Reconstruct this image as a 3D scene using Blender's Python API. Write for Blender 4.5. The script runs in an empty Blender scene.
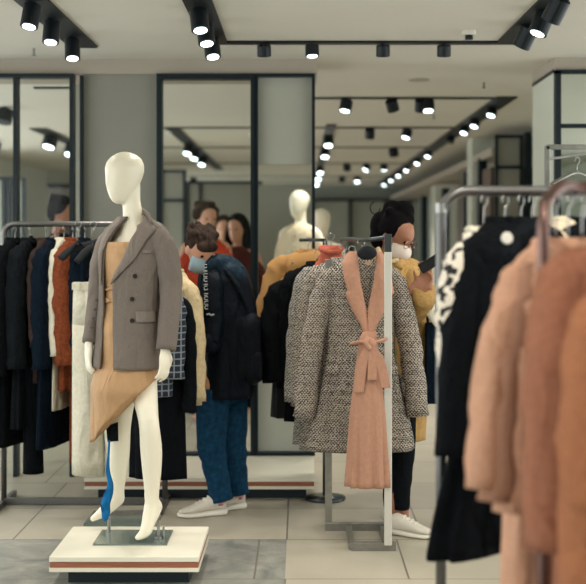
import bpy, math, random
from math import sin, cos, pi, radians as rad
from mathutils import Vector, Matrix
sc = bpy.context.scene
COL = sc.collection
# ------------------------------------------------------------------ camera, world, exposure
cam = bpy.data.cameras.new('camera'); camo = bpy.data.objects.new('camera', cam); COL.objects.link(camo)
camo.location = (0, 0, 1.5); camo.rotation_euler = (pi/2, 0, 0)
cam.sensor_width = 36; cam.lens = 36*1200/586
cam.shift_x = -7/586; cam.shift_y = -52/586
cam.dof.use_dof = True; cam.dof.focus_distance = 5.6; cam.dof.aperture_fstop = 2.2
sc.camera = camo
WORLD = 3.0
w = bpy.data.worlds.new('world'); sc.world = w; w.use_nodes = True
w.node_tree.nodes['Background'].inputs[0].default_value = (0.90, 0.93, 0.93, 1)
w.node_tree.nodes['Background'].inputs[1].default_value = WORLD
sc.view_settings.view_transform = 'Standard'; sc.view_settings.look = 'None'
sc.view_settings.exposure = -0.06; sc.view_settings.gamma = 1
SPOT_W = 33
FL = 1200.0
def P(px, py, d): return Vector(((px-300)/FL*d, d, 1.5-(py-240)/FL*d))
def ZY(py, d): return 1.5-(py-240)/FL*d
def XX(px, d): return (px-300)/FL*d

# ------------------------------------------------------------------ materials
def lin(c):
    c = c/255.0
    return c/12.92 if c <= .04045 else ((c+.055)/1.055)**2.4
def rgb(t): return (lin(t[0]), lin(t[1]), lin(t[2]), 1)
def mat(name, c, rough=.7, metal=0, nscale=0, namt=0, bump=0, bscale=200, spec=.4, sheen=0, streak=None, crease=0):
    m = bpy.data.materials.new(name); m.use_nodes = True
    nt = m.node_tree; b = nt.nodes['Principled BSDF']
    b.inputs['Base Color'].default_value = rgb(c); b.inputs['Roughness'].default_value = rough
    b.inputs['Metallic'].default_value = metal; b.inputs['Specular IOR Level'].default_value = spec
    if sheen: b.inputs['Sheen Weight'].default_value = sheen
    tc = nt.nodes.new('ShaderNodeTexCoord'); src = tc.outputs['Object']
    if streak:
        mp = nt.nodes.new('ShaderNodeMapping'); mp.inputs['Scale'].default_value = streak
        nt.links.new(src, mp.inputs[0]); src = mp.outputs[0]
    if namt:
        n = nt.nodes.new('ShaderNodeTexNoise'); n.inputs['Scale'].default_value = nscale; n.inputs['Detail'].default_value = 5
        nt.links.new(src, n.inputs['Vector'])
        r = nt.nodes.new('ShaderNodeValToRGB')
        r.color_ramp.elements[0].position = .3; r.color_ramp.elements[1].position = .7
        r.color_ramp.elements[0].color = rgb([max(0, v*(1-namt)) for v in c]); r.color_ramp.elements[1].color = rgb([min(255, v*(1+namt)) for v in c])
        nt.links.new(n.outputs[0], r.inputs[0]); nt.links.new(r.outputs[0], b.inputs['Base Color'])
    if bump:
        n2 = nt.nodes.new('ShaderNodeTexNoise'); n2.inputs['Scale'].default_value = bscale; n2.inputs['Detail'].default_value = 3
        nt.links.new(src, n2.inputs['Vector'])
        bp = nt.nodes.new('ShaderNodeBump'); bp.inputs['Strength'].default_value = bump; bp.inputs['Distance'].default_value = .004
        nt.links.new(n2.outputs[0], bp.inputs['Height']); nt.links.new(bp.outputs[0], b.inputs['Normal'])
        if crease:
            mp2 = nt.nodes.new('ShaderNodeMapping'); mp2.inputs['Scale'].default_value = (1, 1, .38); mp2.inputs['Rotation'].default_value = (0, .25, 0)
            n3 = nt.nodes.new('ShaderNodeTexNoise'); n3.inputs['Scale'].default_value = 11; n3.inputs['Detail'].default_value = 3; n3.inputs['Distortion'].default_value = .7
            nt.links.new(tc.outputs['Object'], mp2.inputs[0]); nt.links.new(mp2.outputs[0], n3.inputs['Vector'])
            b2 = nt.nodes.new('ShaderNodeBump'); b2.inputs['Strength'].default_value = crease; b2.inputs['Distance'].default_value = .06
            nt.links.new(n3.outputs[0], b2.inputs['Height']); nt.links.new(b2.outputs[0], bp.inputs['Normal'])
    return m
def cloth(name, c, namt=.10, bump=.25, rough=.9, nscale=60, crease=.55, **k): return mat(name, c, rough, 0, nscale, namt, bump, 350, .08, .0, crease=crease, **k)
def emis(name, c, s):
    m = bpy.data.materials.new(name); m.use_nodes = True; b = m.node_tree.nodes['Principled BSDF']
    b.inputs['Emission Color'].default_value = rgb(c); b.inputs['Emission Strength'].default_value = s
    return m
def nodes(m): return m.node_tree.nodes, m.node_tree.links, m.node_tree.nodes['Principled BSDF']

M = {}
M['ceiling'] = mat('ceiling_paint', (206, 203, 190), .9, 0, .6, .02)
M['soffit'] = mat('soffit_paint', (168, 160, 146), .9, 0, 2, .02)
M['panel'] = mat('grey_wall_panel', (141, 141, 130), .5, 0, 3, .02)
M['panel_light'] = mat('light_grey_panel', (172, 174, 160), .6, 0, 3, .02)
M['far_wall'] = mat('far_wall_paint', (150, 158, 148), .8, 0, 1, .03)
M['white_wall'] = mat('white_wall_paint', (196, 200, 186), .8, 0, 1, .02)
M['frame'] = mat('black_frame', (14, 30, 36), .45, .3)
M['track'] = mat('black_track', (12, 20, 23), .5, .2)
M['spot'] = mat('black_spot_metal', (22, 30, 34), .45, .3)
M['lens'] = emis('spot_lens', (226, 246, 250), 9)
M['cream_lam'] = mat('cream_laminate', (222, 218, 198), .35, 0, 4, .02)
M['wood'] = mat('brown_wood_band', (146, 90, 66), .5, 0, 9, .10, streak=(1, 8, 20))
M['darkbase'] = mat('dark_plinth_base', (16, 30, 38), .5)
M['glossw'] = mat('mannequin_gloss', (233, 226, 203), .33, spec=.5)
M['chrome'] = mat('brushed_steel', (150, 150, 145), .3, .9, 30, .05)
M['darksteel'] = mat('dark_steel', (74, 80, 82), .35, .8)
M['midsteel'] = mat('grey_steel_tube', (108, 108, 106), .35, .8)
M['copper'] = mat('copper_metal', (118, 92, 84), .3, .8)
M['bright'] = mat('pale_flat_steel', (205, 203, 192), .35, .35)
M['blazer'] = cloth('grey_blazer_wool', (116, 107, 99), .05, .15, nscale=90, streak=(6, 6, .8))
M['lapel'] = cloth('grey_lapel_wool', (124, 115, 106), .04, .15, nscale=90)
M['button'] = mat('dark_horn_button', (40, 34, 30), .35)
M['dress'] = cloth('tan_satin', (180, 144, 106), .04, .05, .5, 12)
M['blue'] = cloth('blue_ribbon_cloth', (20, 98, 150), .06, .1, .6, 20)
M['black'] = cloth('black_wool', (11, 14, 17), .25, .3)
M['black2'] = cloth('soft_black_cloth', (18, 22, 25), .2, .3)
M['navy'] = cloth('navy_wool', (11, 22, 33), .2, .3)
M['denim'] = cloth('blue_denim', (22, 56, 80), .18, .35, nscale=40)
M['brown'] = cloth('brown_wool', (56, 44, 40), .15, .3)
M['rust'] = cloth('rust_wool', (116, 60, 36), .12, .3)
M['white'] = cloth('off_white_cotton', (214, 209, 188), .03, .15)
M['pink'] = cloth('dusty_pink_wool', (170, 129, 106), .03, .12, crease=.3)
M['pink2'] = cloth('rose_pink_wool', (204, 158, 130), .03, .15)
M['terra'] = cloth('terracotta_wool', (160, 108, 84), .06, .35)
M['terra2'] = cloth('orange_camel_wool', (168, 112, 80), .08, .4, nscale=120)
M['beige'] = cloth('beige_cotton', (192, 174, 136), .05, .25)
M['cream'] = cloth('cream_knit', (218, 202, 172), .08, .5, nscale=90)
M['mustard'] = cloth('mustard_camel_wool', (172, 138, 86), .08, .3)
M['red'] = cloth('red_knit', (176, 66, 44), .1, .3)
M['coral'] = cloth('coral_cloth', (190, 104, 84), .05, .2)
M['maroon'] = cloth('dark_maroon_cloth', (84, 44, 40), .1, .2)
M['skin'] = mat('skin', (196, 146, 118), .55, 0, 10, .04)
M['skin2'] = mat('tan_skin', (148, 100, 74), .5, 0, 10, .04)
M['hair_black'] = mat('black_hair', (9, 7, 8), .85, 0, 60, .4, .5, 120, .08, 0, streak=(1, 1, .15))
M['hair_brown'] = mat('brown_hair', (48, 38, 32), .85, 0, 60, .4, .5, 120, .08, 0, streak=(1, 1, .15))
M['mask'] = mat('pale_mask', (206, 194, 180), .8)
M['mask_blue'] = mat('pale_blue_mask', (150, 172, 184), .8)
M['shoe'] = mat('off_white_leather', (205, 198, 182), .6, 0, 20, .04)
M['sole'] = mat('white_rubber', (225, 220, 205), .7)
M['shoe_pink'] = mat('pink_speckled_knit', (176, 132, 138), .8, 0, 90, .35)
M['phone'] = mat('dark_phone', (14, 18, 24), .2)
M['text'] = mat('printed_grey_lettering', (170, 176, 176), .7)
M['plastic_white'] = mat('white_plastic', (215, 212, 200), .5)
M['blackplastic'] = mat('black_velvet_hanger', (12, 16, 20), .8)
M['woodpanel'] = mat('dark_taupe_panel', (94, 80, 68), .6, 0, 5, .1, streak=(8, 8, 1))
M['bag'] = cloth('black_backpack_nylon', (16, 22, 28), .15, .2, .6)
M['jacket'] = cloth('blue_black_shell', (13, 20, 27), .2, .25, .5)
M['hood'] = cloth('slate_blue_shell', (24, 42, 54), .2, .25, .5)
# glass plate
g = bpy.data.materials.new('tinted_glass_plate'); g.use_nodes = True; n, l, b = nodes(g)
b.inputs['Base Color'].default_value = rgb((112, 124, 116)); b.inputs['Roughness'].default_value = .08; b.inputs['Alpha'].default_value = .82
M['glass_plate'] = g
g = bpy.data.materials.new('clear_pane'); g.use_nodes = True; nt = g.node_tree; nt.nodes.clear()
o = nt.nodes.new('ShaderNodeOutputMaterial'); mx = nt.nodes.new('ShaderNodeMixShader'); tr = nt.nodes.new('ShaderNodeBsdfTransparent'); gl = nt.nodes.new('ShaderNodeBsdfGlossy')
tr.inputs[0].default_value = (.96, .98, .97, 1); gl.inputs['Roughness'].default_value = .02; mx.inputs[0].default_value = .008
nt.links.new(tr.outputs[0], mx.inputs[1]); nt.links.new(gl.outputs[0], mx.inputs[2]); nt.links.new(mx.outputs[0], o.inputs[0]); M['pane'] = g
M['mirror'] = mat('mirror_glass', (205, 212, 205), .02, 1)
# tweed
def tweed(name, dark, light, mid, s=1.0):
    m = bpy.data.materials.new(name); m.use_nodes = True; n, l, b = nodes(m)
    b.inputs['Roughness'].default_value = .95; b.inputs['Specular IOR Level'].default_value = .15
    tc = n.new('ShaderNodeTexCoord'); sp = n.new('ShaderNodeSeparateXYZ')
    nz = n.new('ShaderNodeTexNoise'); nz.inputs['Scale'].default_value = 45
    l.new(tc.outputs['Object'], nz.inputs['Vector']); 
    mv = n.new('ShaderNodeMixRGB'); mv.inputs[0].default_value = .012; l.new(tc.outputs['Object'], mv.inputs[1]); l.new(nz.outputs['Color'], mv.inputs[2])
    l.new(mv.outputs[0], sp.inputs[0])
    def sn(out, f, ph=0):
        a = n.new('ShaderNodeMath'); a.operation = 'MULTIPLY_ADD'; l.new(out, a.inputs[0]); a.inputs[1].default_value = f*s; a.inputs[2].default_value = ph
        c = n.new('ShaderNodeMath'); c.operation = 'SINE'; l.new(a.outputs[0], c.inputs[0]); return c.outputs[0]
    mu = n.new('ShaderNodeMath'); mu.operation = 'MULTIPLY'; l.new(sn(sp.outputs[0], 2*pi/.0145), mu.inputs[0]); l.new(sn(sp.outputs[2], 2*pi/.0165), mu.inputs[1])
    ad = n.new('ShaderNodeMath'); ad.operation = 'MULTIPLY_ADD'; l.new(sn(sp.outputs[2], 2*pi/.010), ad.inputs[0]); ad.inputs[1].default_value = .35; l.new(mu.outputs[0], ad.inputs[2])
    n2 = n.new('ShaderNodeTexNoise'); n2.inputs['Scale'].default_value = 110; l.new(tc.outputs['Object'], n2.inputs['Vector'])
    a2 = n.new('ShaderNodeMath'); a2.operation = 'MULTIPLY_ADD'; l.new(n2.outputs[0], a2.inputs[0]); a2.inputs[1].default_value = 2.6; l.new(ad.outputs[0], a2.inputs[2])
    r = n.new('ShaderNodeValToRGB'); e = r.color_ramp.elements
    mr = n.new('ShaderNodeMapRange'); mr.inputs[1].default_value = -.2; mr.inputs[2].default_value = 2.4; l.new(a2.outputs[0], mr.inputs[0]); l.new(mr.outputs[0], r.inputs[0])
    e[0].position = .3; e[0].color = rgb(dark); e[1].position = .72; e[1].color = rgb(light); k = e.new(.5); k.color = rgb(mid)
    l.new(r.outputs[0], b.inputs['Base Color'])
    bp = n.new('ShaderNodeBump'); bp.inputs['Strength'].default_value = .5; bp.inputs['Distance'].default_value = .004; l.new(a2.outputs[0], bp.inputs['Height']); l.new(bp.outputs[0], b.inputs['Normal'])
    return m
M['tweed'] = tweed('black_cream_tweed', (20, 19, 20), (176, 167, 152), (88, 80, 74))
M['tweed_blue'] = tweed('grey_navy_tweed', (26, 28, 34), (176, 172, 160), (88, 84, 82))
# plaid
def plaid():
    m = bpy.data.materials.new('navy_white_plaid'); m.use_nodes = True; n, l, b = nodes(m); b.inputs['Roughness'].default_value = .9
    tc = n.new('ShaderNodeTexCoord'); sp = n.new('ShaderNodeSeparateXYZ'); l.new(tc.outputs['Object'], sp.inputs[0])
    outs = []
    for ax in (0, 2):
        a = n.new('ShaderNodeMath'); a.operation = 'MULTIPLY'; a.inputs[1].default_value = 1/.032; l.new(sp.outputs[ax], a.inputs[0])
        f = n.new('ShaderNodeMath'); f.operation = 'FRACT'; l.new(a.outputs[0], f.inputs[0])
        g_ = n.new('ShaderNodeMath'); g_.operation = 'LESS_THAN'; g_.inputs[1].default_value = .2; l.new(f.outputs[0], g_.inputs[0]); outs.append(g_.outputs[0])
    mx = n.new('ShaderNodeMath'); mx.operation = 'MAXIMUM'; l.new(outs[0], mx.inputs[0]); l.new(outs[1], mx.inputs[1])
    r = n.new('ShaderNodeMixRGB'); r.inputs[1].default_value = rgb((24, 34, 48)); r.inputs[2].default_value = rgb((120, 128, 132)); l.new(mx.outputs[0], r.inputs[0]); l.new(r.outputs[0], b.inputs['Base Color'])
    return m
M['plaid'] = plaid()
def spotted():
    m = bpy.data.materials.new('black_cream_animal_print'); m.use_nodes = True; n, l, b = nodes(m); b.inputs['Roughness'].default_value = .9
    tc = n.new('ShaderNodeTexCoord'); v = n.new('ShaderNodeTexNoise'); v.inputs['Scale'].default_value = 30; v.inputs['Detail'].default_value = 1; l.new(tc.outputs['Object'], v.inputs['Vector'])
    r = n.new('ShaderNodeValToRGB'); r.color_ramp.interpolation = 'CONSTANT'; r.color_ramp.elements[0].color = rgb((216, 208, 190)); r.color_ramp.elements[1].position = .53; r.color_ramp.elements[1].color = rgb((26, 26, 26))
    l.new(v.outputs[0], r.inputs[0]); l.new(r.outputs[0], b.inputs['Base Color']); return m
M['spotted'] = spotted()
def colorblock(zsplit, top, low, name):
    m = bpy.data.materials.new(name); m.use_nodes = True; n, l, b = nodes(m); b.inputs['Roughness'].default_value = .9
    tc = n.new('ShaderNodeTexCoord'); sp = n.new('ShaderNodeSeparateXYZ'); l.new(tc.outputs['Object'], sp.inputs[0])
    c = n.new('ShaderNodeMath'); c.operation = 'GREATER_THAN'; c.inputs[1].default_value = zsplit; l.new(sp.outputs[2], c.inputs[0])
    r = n.new('ShaderNodeMixRGB'); r.inputs[1].default_value = rgb(low); r.inputs[2].default_value = rgb(top); l.new(c.outputs[0], r.inputs[0]); l.new(r.outputs[0], b.inputs['Base Color']); return m
M['block'] = colorblock(-.44, (176, 132, 76), (12, 15, 18), 'camel_and_black_block')
# floor tiles
def floormat():
    m = bpy.data.materials.new('stone_floor_tiles'); m.use_nodes = True; n, l, b = nodes(m)
    tc = n.new('ShaderNodeTexCoord'); mp = n.new('ShaderNodeMapping'); l.new(tc.outputs['Object'], mp.inputs[0]); mp.inputs['Location'].default_value = (.066, -5.31, 0)
    br = n.new('ShaderNodeTexBrick'); br.offset = .2; br.offset_frequency = 3; br.inputs['Scale'].default_value = 1
    br.inputs['Brick Width'].default_value = .686; br.inputs['Row Height'].default_value = .7; br.inputs['Mortar Size'].default_value = .0045; br.inputs['Mortar Smooth'].default_value = 0
    br.inputs['Color1'].default_value = rgb((178, 171, 152)); br.inputs['Color2'].default_value = rgb((166, 160, 143)); br.inputs['Mortar'].default_value = rgb((112, 108, 98))
    l.new(mp.outputs[0], br.inputs['Vector'])
    # mottled grey stone tiles at the front left
    nz = n.new('ShaderNodeTexNoise'); nz.inputs['Scale'].default_value = 5; nz.inputs['Detail'].default_value = 8; nz.inputs['Roughness'].default_value = .65; nz.inputs['Distortion'].default_value = .6; l.new(tc.outputs['Object'], nz.inputs['Vector'])
    rp = n.new('ShaderNodeValToRGB'); rp.color_ramp.elements[0].position = .35; rp.color_ramp.elements[0].color = rgb((112, 115, 108)); rp.color_ramp.elements[1].position = .68; rp.color_ramp.elements[1].color = rgb((158, 157, 146)); l.new(nz.outputs[0], rp.inputs[0])
    sp = n.new('ShaderNodeSeparateXYZ'); l.new(tc.outputs['Object'], sp.inputs[0])
    def cmp(o_, op, v):
        c = n.new('ShaderNodeMath'); c.operation = op; c.inputs[1].default_value = v; l.new(o_, c.inputs[0]); return c.outputs[0]
    a = n.new('ShaderNodeMath'); a.operation = 'MULTIPLY'; l.new(cmp(sp.outputs[0], 'LESS_THAN', -.066), a.inputs[0]); l.new(cmp(sp.outputs[1], 'LESS_THAN', 6.01), a.inputs[1])
    inv = n.new('ShaderNodeMath'); inv.operation = 'SUBTRACT'; inv.inputs[0].default_value = 1; l.new(br.outputs['Fac'], inv.inputs[1])
    mm = n.new('ShaderNodeMath'); mm.operation = 'MULTIPLY'; l.new(a.outputs[0], mm.inputs[0]); l.new(inv.outputs[0], mm.inputs[1])
    mx = n.new('ShaderNodeMixRGB'); l.new(mm.outputs[0], mx.inputs[0]); l.new(br.outputs['Color'], mx.inputs[1]); l.new(rp.outputs[0], mx.inputs[2])
    n3 = n.new('ShaderNodeTexNoise'); n3.inputs['Scale'].default_value = 2.2; n3.inputs['Detail'].default_value = 4; l.new(tc.outputs['Object'], n3.inputs['Vector'])
    ml = n.new('ShaderNodeMixRGB'); ml.blend_type = 'MULTIPLY'; ml.inputs[0].default_value = .35; l.new(mx.outputs[0], ml.inputs[1]); l.new(n3.outputs[0], ml.inputs[2])
    ga = n.new('ShaderNodeMixRGB'); ga.blend_type = 'MULTIPLY'; ga.inputs[0].default_value = 1; l.new(ml.outputs[0], ga.inputs[1]); ga.inputs[2].default_value = (1.15, 1.15, 1.15, 1)
    l.new(ga.outputs[0], b.inputs['Base Color']); b.inputs['Roughness'].default_value = .38; b.inputs['Specular IOR Level'].default_value = .4
    return m
M['floor'] = floormat()

# ------------------------------------------------------------------ mesh helpers
class MB:
    def __init__(s): s.v = []; s.f = []
    def add(s, vs, fs):
        o = len(s.v); s.v += [Vector(v) for v in vs]; s.f += [tuple(i+o for i in f) for f in fs]; return s
    def box(s, c, d, rot=None, bev=0):
        hx, hy, hz = d[0]/2, d[1]/2, d[2]/2; vs = []
        for z in (-hz, hz):
            for y in (-hy, hy):
                for x in (-hx, hx):
                    p = Vector((x, y, z)); p = rot @ p if rot else p; vs.append(Vector(c)+p)
        return s.add(vs, [(0, 2, 3, 1), (4, 5, 7, 6), (0, 1, 5, 4), (2, 6, 7, 3), (0, 4, 6, 2), (1, 3, 7, 5)])
    def bx(s, x0, x1, y0, y1, z0, z1): return s.box(((x0+x1)/2, (y0+y1)/2, (z0+z1)/2), (abs(x1-x0), abs(y1-y0), abs(z1-z0)))
    def loft(s, rings, cap=True, close=True):
        n = len(rings[0]); vs = [p for r in rings for p in r]; fs = []
        for i in range(len(rings)-1):
            for j in range(n if close else n-1):
                k = (j+1) % n; fs.append((i*n+j, i*n+k, (i+1)*n+k, (i+1)*n+j))
        if cap: fs.append(tuple(range(n-1, -1, -1))); fs.append(tuple((len(rings)-1)*n+j for j in range(n)))
        return s.add(vs, fs)
    def tube(s, pts, r, n=10, flat=1.0, side=None, wob=0, seed=0):
        pts = [Vector(p) for p in pts]; m = len(pts); rr = r if isinstance(r, (list, tuple)) else [r]*m
        rings = []; u = None
        for i, p in enumerate(pts):
            t = (pts[min(i+1, m-1)]-pts[max(i-1, 0)]).normalized()
            if u is None:
                ref = Vector(side) if side else (Vector((1, 0, 0)) if abs(t.x) < .8 else Vector((0, 1, 0)))
                u = (ref-t*ref.dot(t)).normalized()
            else: u = (u-t*u.dot(t)).normalized()
            v = t.cross(u)
            ring = []
            for j in range(n):
                a = 2*pi*j/n; q = 1+(wob*sin(3*a+i*1.7+seed)+wob*.6*sin(i*2.3+a+seed*2) if wob else 0)
                ring.append(p+u*cos(a)*rr[i]*q+v*sin(a)*rr[i]*flat*q)
            rings.append(ring)
        return s.loft(rings)
    def ell(s, c, r, rot=None, n=16, m=10):
        c = Vector(c); r = r if isinstance(r, (list, tuple)) else (r, r, r); rings = []
        for i in range(1, m):
            a = pi*i/m; ring = []
            for j in range(n):
                b_ = 2*pi*j/n; p = Vector((r[0]*sin(a)*cos(b_), r[1]*sin(a)*sin(b_), -r[2]*cos(a))); ring.append(c+(rot @ p if rot else p))
            rings.append(ring)
        return s.loft(rings)
    def limb(s, pts, rr, n=14, flat=1, side=None):
        # smooth chain with round ends
        s.tube(smooth_path(pts, 4), smooth_vals(rr, 4), n, flat, side)
        s.ell(pts[0], rr[0]*.98); s.ell(pts[-1], rr[-1]*.98); return s
    def cyl(s, c, r, h, axis=(0, 0, 1), n=20):
        a = Vector(axis).normalized()*h/2; c = Vector(c); return s.tube([c-a, c+a], r, n)
    def build(s, name, m, parent=None, smooth=False, bevel=0, solid=0, sub=0, auto=False):
        off = wloc(parent) if parent else Vector((0, 0, 0))
        me = bpy.data.meshes.new(name); me.from_pydata([tuple(v-off) for v in s.v], [], s.f); me.update()
        me.materials.append(M[m] if isinstance(m, str) else m)
        if smooth:
            for p in me.polygons: p.use_smooth = True
        ob = bpy.data.objects.new(name, me); COL.objects.link(ob)
        if parent: ob.parent = parent
        if solid:
            q = ob.modifiers.new('solid', 'SOLIDIFY'); q.thickness = solid; q.offset = 0
        if sub:
            q = ob.modifiers.new('sub', 'SUBSURF'); q.levels = sub; q.render_levels = sub
        if bevel:
            q = ob.modifiers.new('bev', 'BEVEL'); q.width = bevel; q.segments = 2; q.limit_method = 'ANGLE'
        return ob
def wloc(o):
    v = Vector((0, 0, 0))
    while o: v += Vector(o.location); o = o.parent
    return v
def smooth_path(pts, k=4):
    pts = [Vector(p) for p in pts]; out = []
    n = len(pts)
    for i in range(n-1):
        p0 = pts[max(i-1, 0)]; p1 = pts[i]; p2 = pts[i+1]; p3 = pts[min(i+2, n-1)]
        for j in range(k):
            t = j/k; out.append(.5*((2*p1)+(p2-p0)*t+(2*p0-5*p1+4*p2-p3)*t*t+(3*p1-p0-3*p2+p3)*t**3))
    out.append(pts[-1]); return out
def smooth_vals(v, k=4):
    o = smooth_path([Vector((x, 0, 0)) for x in v], k); return [q.x for q in o]
def fused(mb, name, m, parent, voxel=.012, it=6):
    me = bpy.data.meshes.new('t'); me.from_pydata([tuple(v) for v in mb.v], [], mb.f); me.update()
    t = bpy.data.objects.new('t', me); COL.objects.link(t)
    q = t.modifiers.new('r', 'REMESH'); q.mode = 'VOXEL'; q.voxel_size = voxel; q.use_smooth_shade = True
    q = t.modifiers.new('s', 'SMOOTH'); q.factor = .5; q.iterations = it
    dg = bpy.context.evaluated_depsgraph_get(); nm = bpy.data.meshes.new_from_object(t.evaluated_get(dg))
    bpy.data.objects.remove(t)
    off = wloc(parent) if parent else Vector((0, 0, 0))
    nm.transform(Matrix.Translation(-off)); nm.name = name; nm.materials.clear(); nm.materials.append(M[m] if isinstance(m, str) else m)
    for p in nm.polygons: p.use_smooth = True
    ob = bpy.data.objects.new(name, nm); COL.objects.link(ob)
    if parent: ob.parent = parent
    return ob
def thing(name, label, cat, loc=(0, 0, 0), group=None):
    o = bpy.data.objects.new(name, None); COL.objects.link(o); o.location = loc; o.empty_display_size = .1
    o['label'] = label; o['category'] = cat
    if group: o['group'] = group
    return o
def tag(o, label, cat, group=None):
    o['label'] = label; o['category'] = cat
    if group: o['group'] = group
    return o
def struct(name, mb, m, **k):
    o = mb.build(name, m, **k); o['kind'] = 'structure'; return o

class Surf:
    """wrapped cloth surface: prof rows (z, w, d, cx, cy) in local space, placed by matrix T"""
    def __init__(s, prof, T=None, fold=.0, k=7, seed=0, ex=.85, shift=0, top=.25, hem=None):
        s.p = sorted(prof, key=lambda r: -r[0]); s.T = T or Matrix.Identity(4); s.fold = fold; s.k = k; s.seed = seed; s.ex = ex; s.top = top; s.hem = hem
        s.z1 = s.p[0][0]; s.z0 = s.p[-1][0]
    def row(s, z):
        p = s.p
        if z >= p[0][0]: return p[0]
        if z <= p[-1][0]: return p[-1]
        for a, b_ in zip(p, p[1:]):
            if b_[0] <= z <= a[0]:
                t = (a[0]-z)/(a[0]-b_[0]+1e-9); t = t*t*(3-2*t)*.5+t*.5
                return [a[i]*(1-t)+b_[i]*t for i in range(5)]
    def pt(s, phi, z, off=0, local=False):
        _, w_, d_, cx, cy = s.row(z)
        t = max(0, (s.z1-z)/(s.z1-s.z0)-s.top)/(1-s.top)
        f = 1+s.fold*t*(sin(s.k*phi+s.seed)+.5*sin((s.k*1.7+1)*phi+s.seed*2.3+z*3))
        S = sin(phi); C = cos(phi)
        x = math.copysign(abs(S)**s.ex, S)*(w_*f+off)+cx; y = -math.copysign(abs(C)**s.ex, C)*(d_*f+off)+cy
        v = Vector((x, y, z)); return v if local else s.T @ v
    def closed(s, n=48, m=26, phi0=None, phi1=None, zt=None, zb=None, off=0):
        zt = s.z1 if zt is None else zt; zb = s.z0 if zb is None else zb
        rings = []
        for i in range(m+1):
            t = i/m; ring = []
            for j in range(n if phi0 is None else n+1):
                if phi0 is None: a = -pi+2*pi*j/n
                else:
                    z_ = zt+(zb-zt)*t; a0 = phi1(z_); a1 = phi0(z_)+2*pi; a = a0+(a1-a0)*j/n
                zz = zb if not s.hem else s.hem(a); z = zt+(zz-zt)*t
                ring.append(s.pt(a, z, off))
            rings.append(ring)
        return MB().loft(rings, cap=(phi0 is None), close=(phi0 is None))
    def patch(s, f0, f1, zt, zb, off=.008, n=6, m=14):
        rings = []
        for i in range(m+1):
            z = zt+(zb-zt)*i/m; a0 = f0(z); a1 = f1(z); rings.append([s.pt(a0+(a1-a0)*j/n, z, off+.004*sin(pi*j/n)) for j in range(n+1)])
        return MB().loft(rings, cap=False, close=False)
    def solve(s, px, py, lo=-85, hi=85):
        """angle and local height of the surface point seen at a photo position"""
        best = None
        dz = s.T.translation
        for q in range(0, 120):
            a = rad(lo+(hi-lo)*q/119)
            z = (1.5-dz.z)-(py-240)/FL*dz.y
            for _ in range(3):
                v = s.pt(a, z); z += (1.5-(py-240)/FL*v.y)-v.z
            v = s.pt(a, z); e = abs(300+v.x/v.y*FL-px)
            if best is None or e < best[0]: best = (e, a, z)
        return best[1], best[2]
    def interp(s, rows):
        """rows [(py, px)] -> function z -> angle"""
        tb = sorted([(s.solve(px, py)[::-1]) for py, px in rows], key=lambda r: -r[0])
        def f(z):
            if z >= tb[0][0]: return tb[0][1]
            if z <= tb[-1][0]: return tb[-1][1]
            for a, b_ in zip(tb, tb[1:]):
                if b_[0] <= z <= a[0]:
                    t = (a[0]-z)/(a[0]-b_[0]+1e-9); return a[1]*(1-t)+b_[1]*t
        f.zt = tb[0][0]; f.zb = tb[-1][0]; return f

# ================================================================== THE ROOM
H = 2.65; WD = 7.64; XR = 4.0
struct('floor', MB().bx(-4.2, 4.2, -6, 26.4, -.1, 0), 'floor')
struct('ceiling', MB().bx(-4.2, 4.2, -6, 26.4, H, H+.1), 'ceiling')
struct('wall_back', MB().bx(-4.2, 4.2, 26, 26.2, 0, H), 'far_wall')
struct('wall_added_right', MB().bx(4.2, 4.3, -6, -.5, 0, H), 'white_wall')  # stub wall added to keep the bright world out of the pillar mirror
struct('wall_added_left', MB().bx(-4.3, -4.2, 15, 20.1, 0, H), 'white_wall')  # wall length added to block world glare behind the left opening
struct('wall_front', MB().bx(-4.2, 4.2, -6, -5.9, 0, H), 'white_wall')
# bulkhead above the openings
xL = XX(-60, WD); x313 = XX(314, WD)
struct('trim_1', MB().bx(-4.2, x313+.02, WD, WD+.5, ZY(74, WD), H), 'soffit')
# solid grey panels of the opening wall
def wpanel(name, x0, x1, y0, y1, m='panel', d=WD+.03, th=.06):
    return struct(name, MB().bx(XX(x0, WD), XX(x1, WD), d, d+th, ZY(y1, WD), ZY(y0, WD)), m)
wpanel('wall_panel_center', 82, 158, 74, 452)
wpanel('wall_panel_right', 255, 313, 74, 164, 'panel_light')
wpanel('wall_panel_low', 255, 313, 300, 452, 'panel_light')
# frames around each opening: windows of the inner wall
FT = .028
def frame(name, x0, x1, y0=74, y1=458, bars=(), hb=(), t=FT, d=WD, pane=True):
    X0, X1, Z0, Z1 = XX(x0, d), XX(x1, d), ZY(y1, d), ZY(y0, d)
    mb = MB().bx(X0, X0+t, d-.03, d+.06, Z0, Z1).bx(X1-t, X1, d-.03, d+.06, Z0, Z1).bx(X0+t, X1-t, d-.03, d+.06, Z1-t, Z1).bx(X0+t, X1-t, d-.03, d+.06, Z0, Z0+t)
    for b_ in bars: mb.bx(XX(b_, d)-t/2, XX(b_, d)+t/2, d-.03, d+.06, Z0+t, Z1-t)
    o = struct(name, mb, 'frame')
    if pane: MB().bx(X0+t*.5, X1-t*.5, d+.005, d+.013, Z0+t*.5, Z1-t*.5).build('window_pane', 'pane', None).parent = o
    return o
frame('window_1', -40, 74, 74, 505, bars=(16,), d=7.62, t=.024)
struct('trim_18', MB().bx(XX(80.5, WD), XX(83, WD), WD-.03, WD+.03, 0, ZY(76, WD)), 'frame')
struct('wall_slit', MB().bx(XX(72, 8.2), XX(84, 8.2), 8.2, 8.25, 0, H), 'panel_light')
frame('window_3', 157, 256, 74, 458, t=.034)
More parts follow.
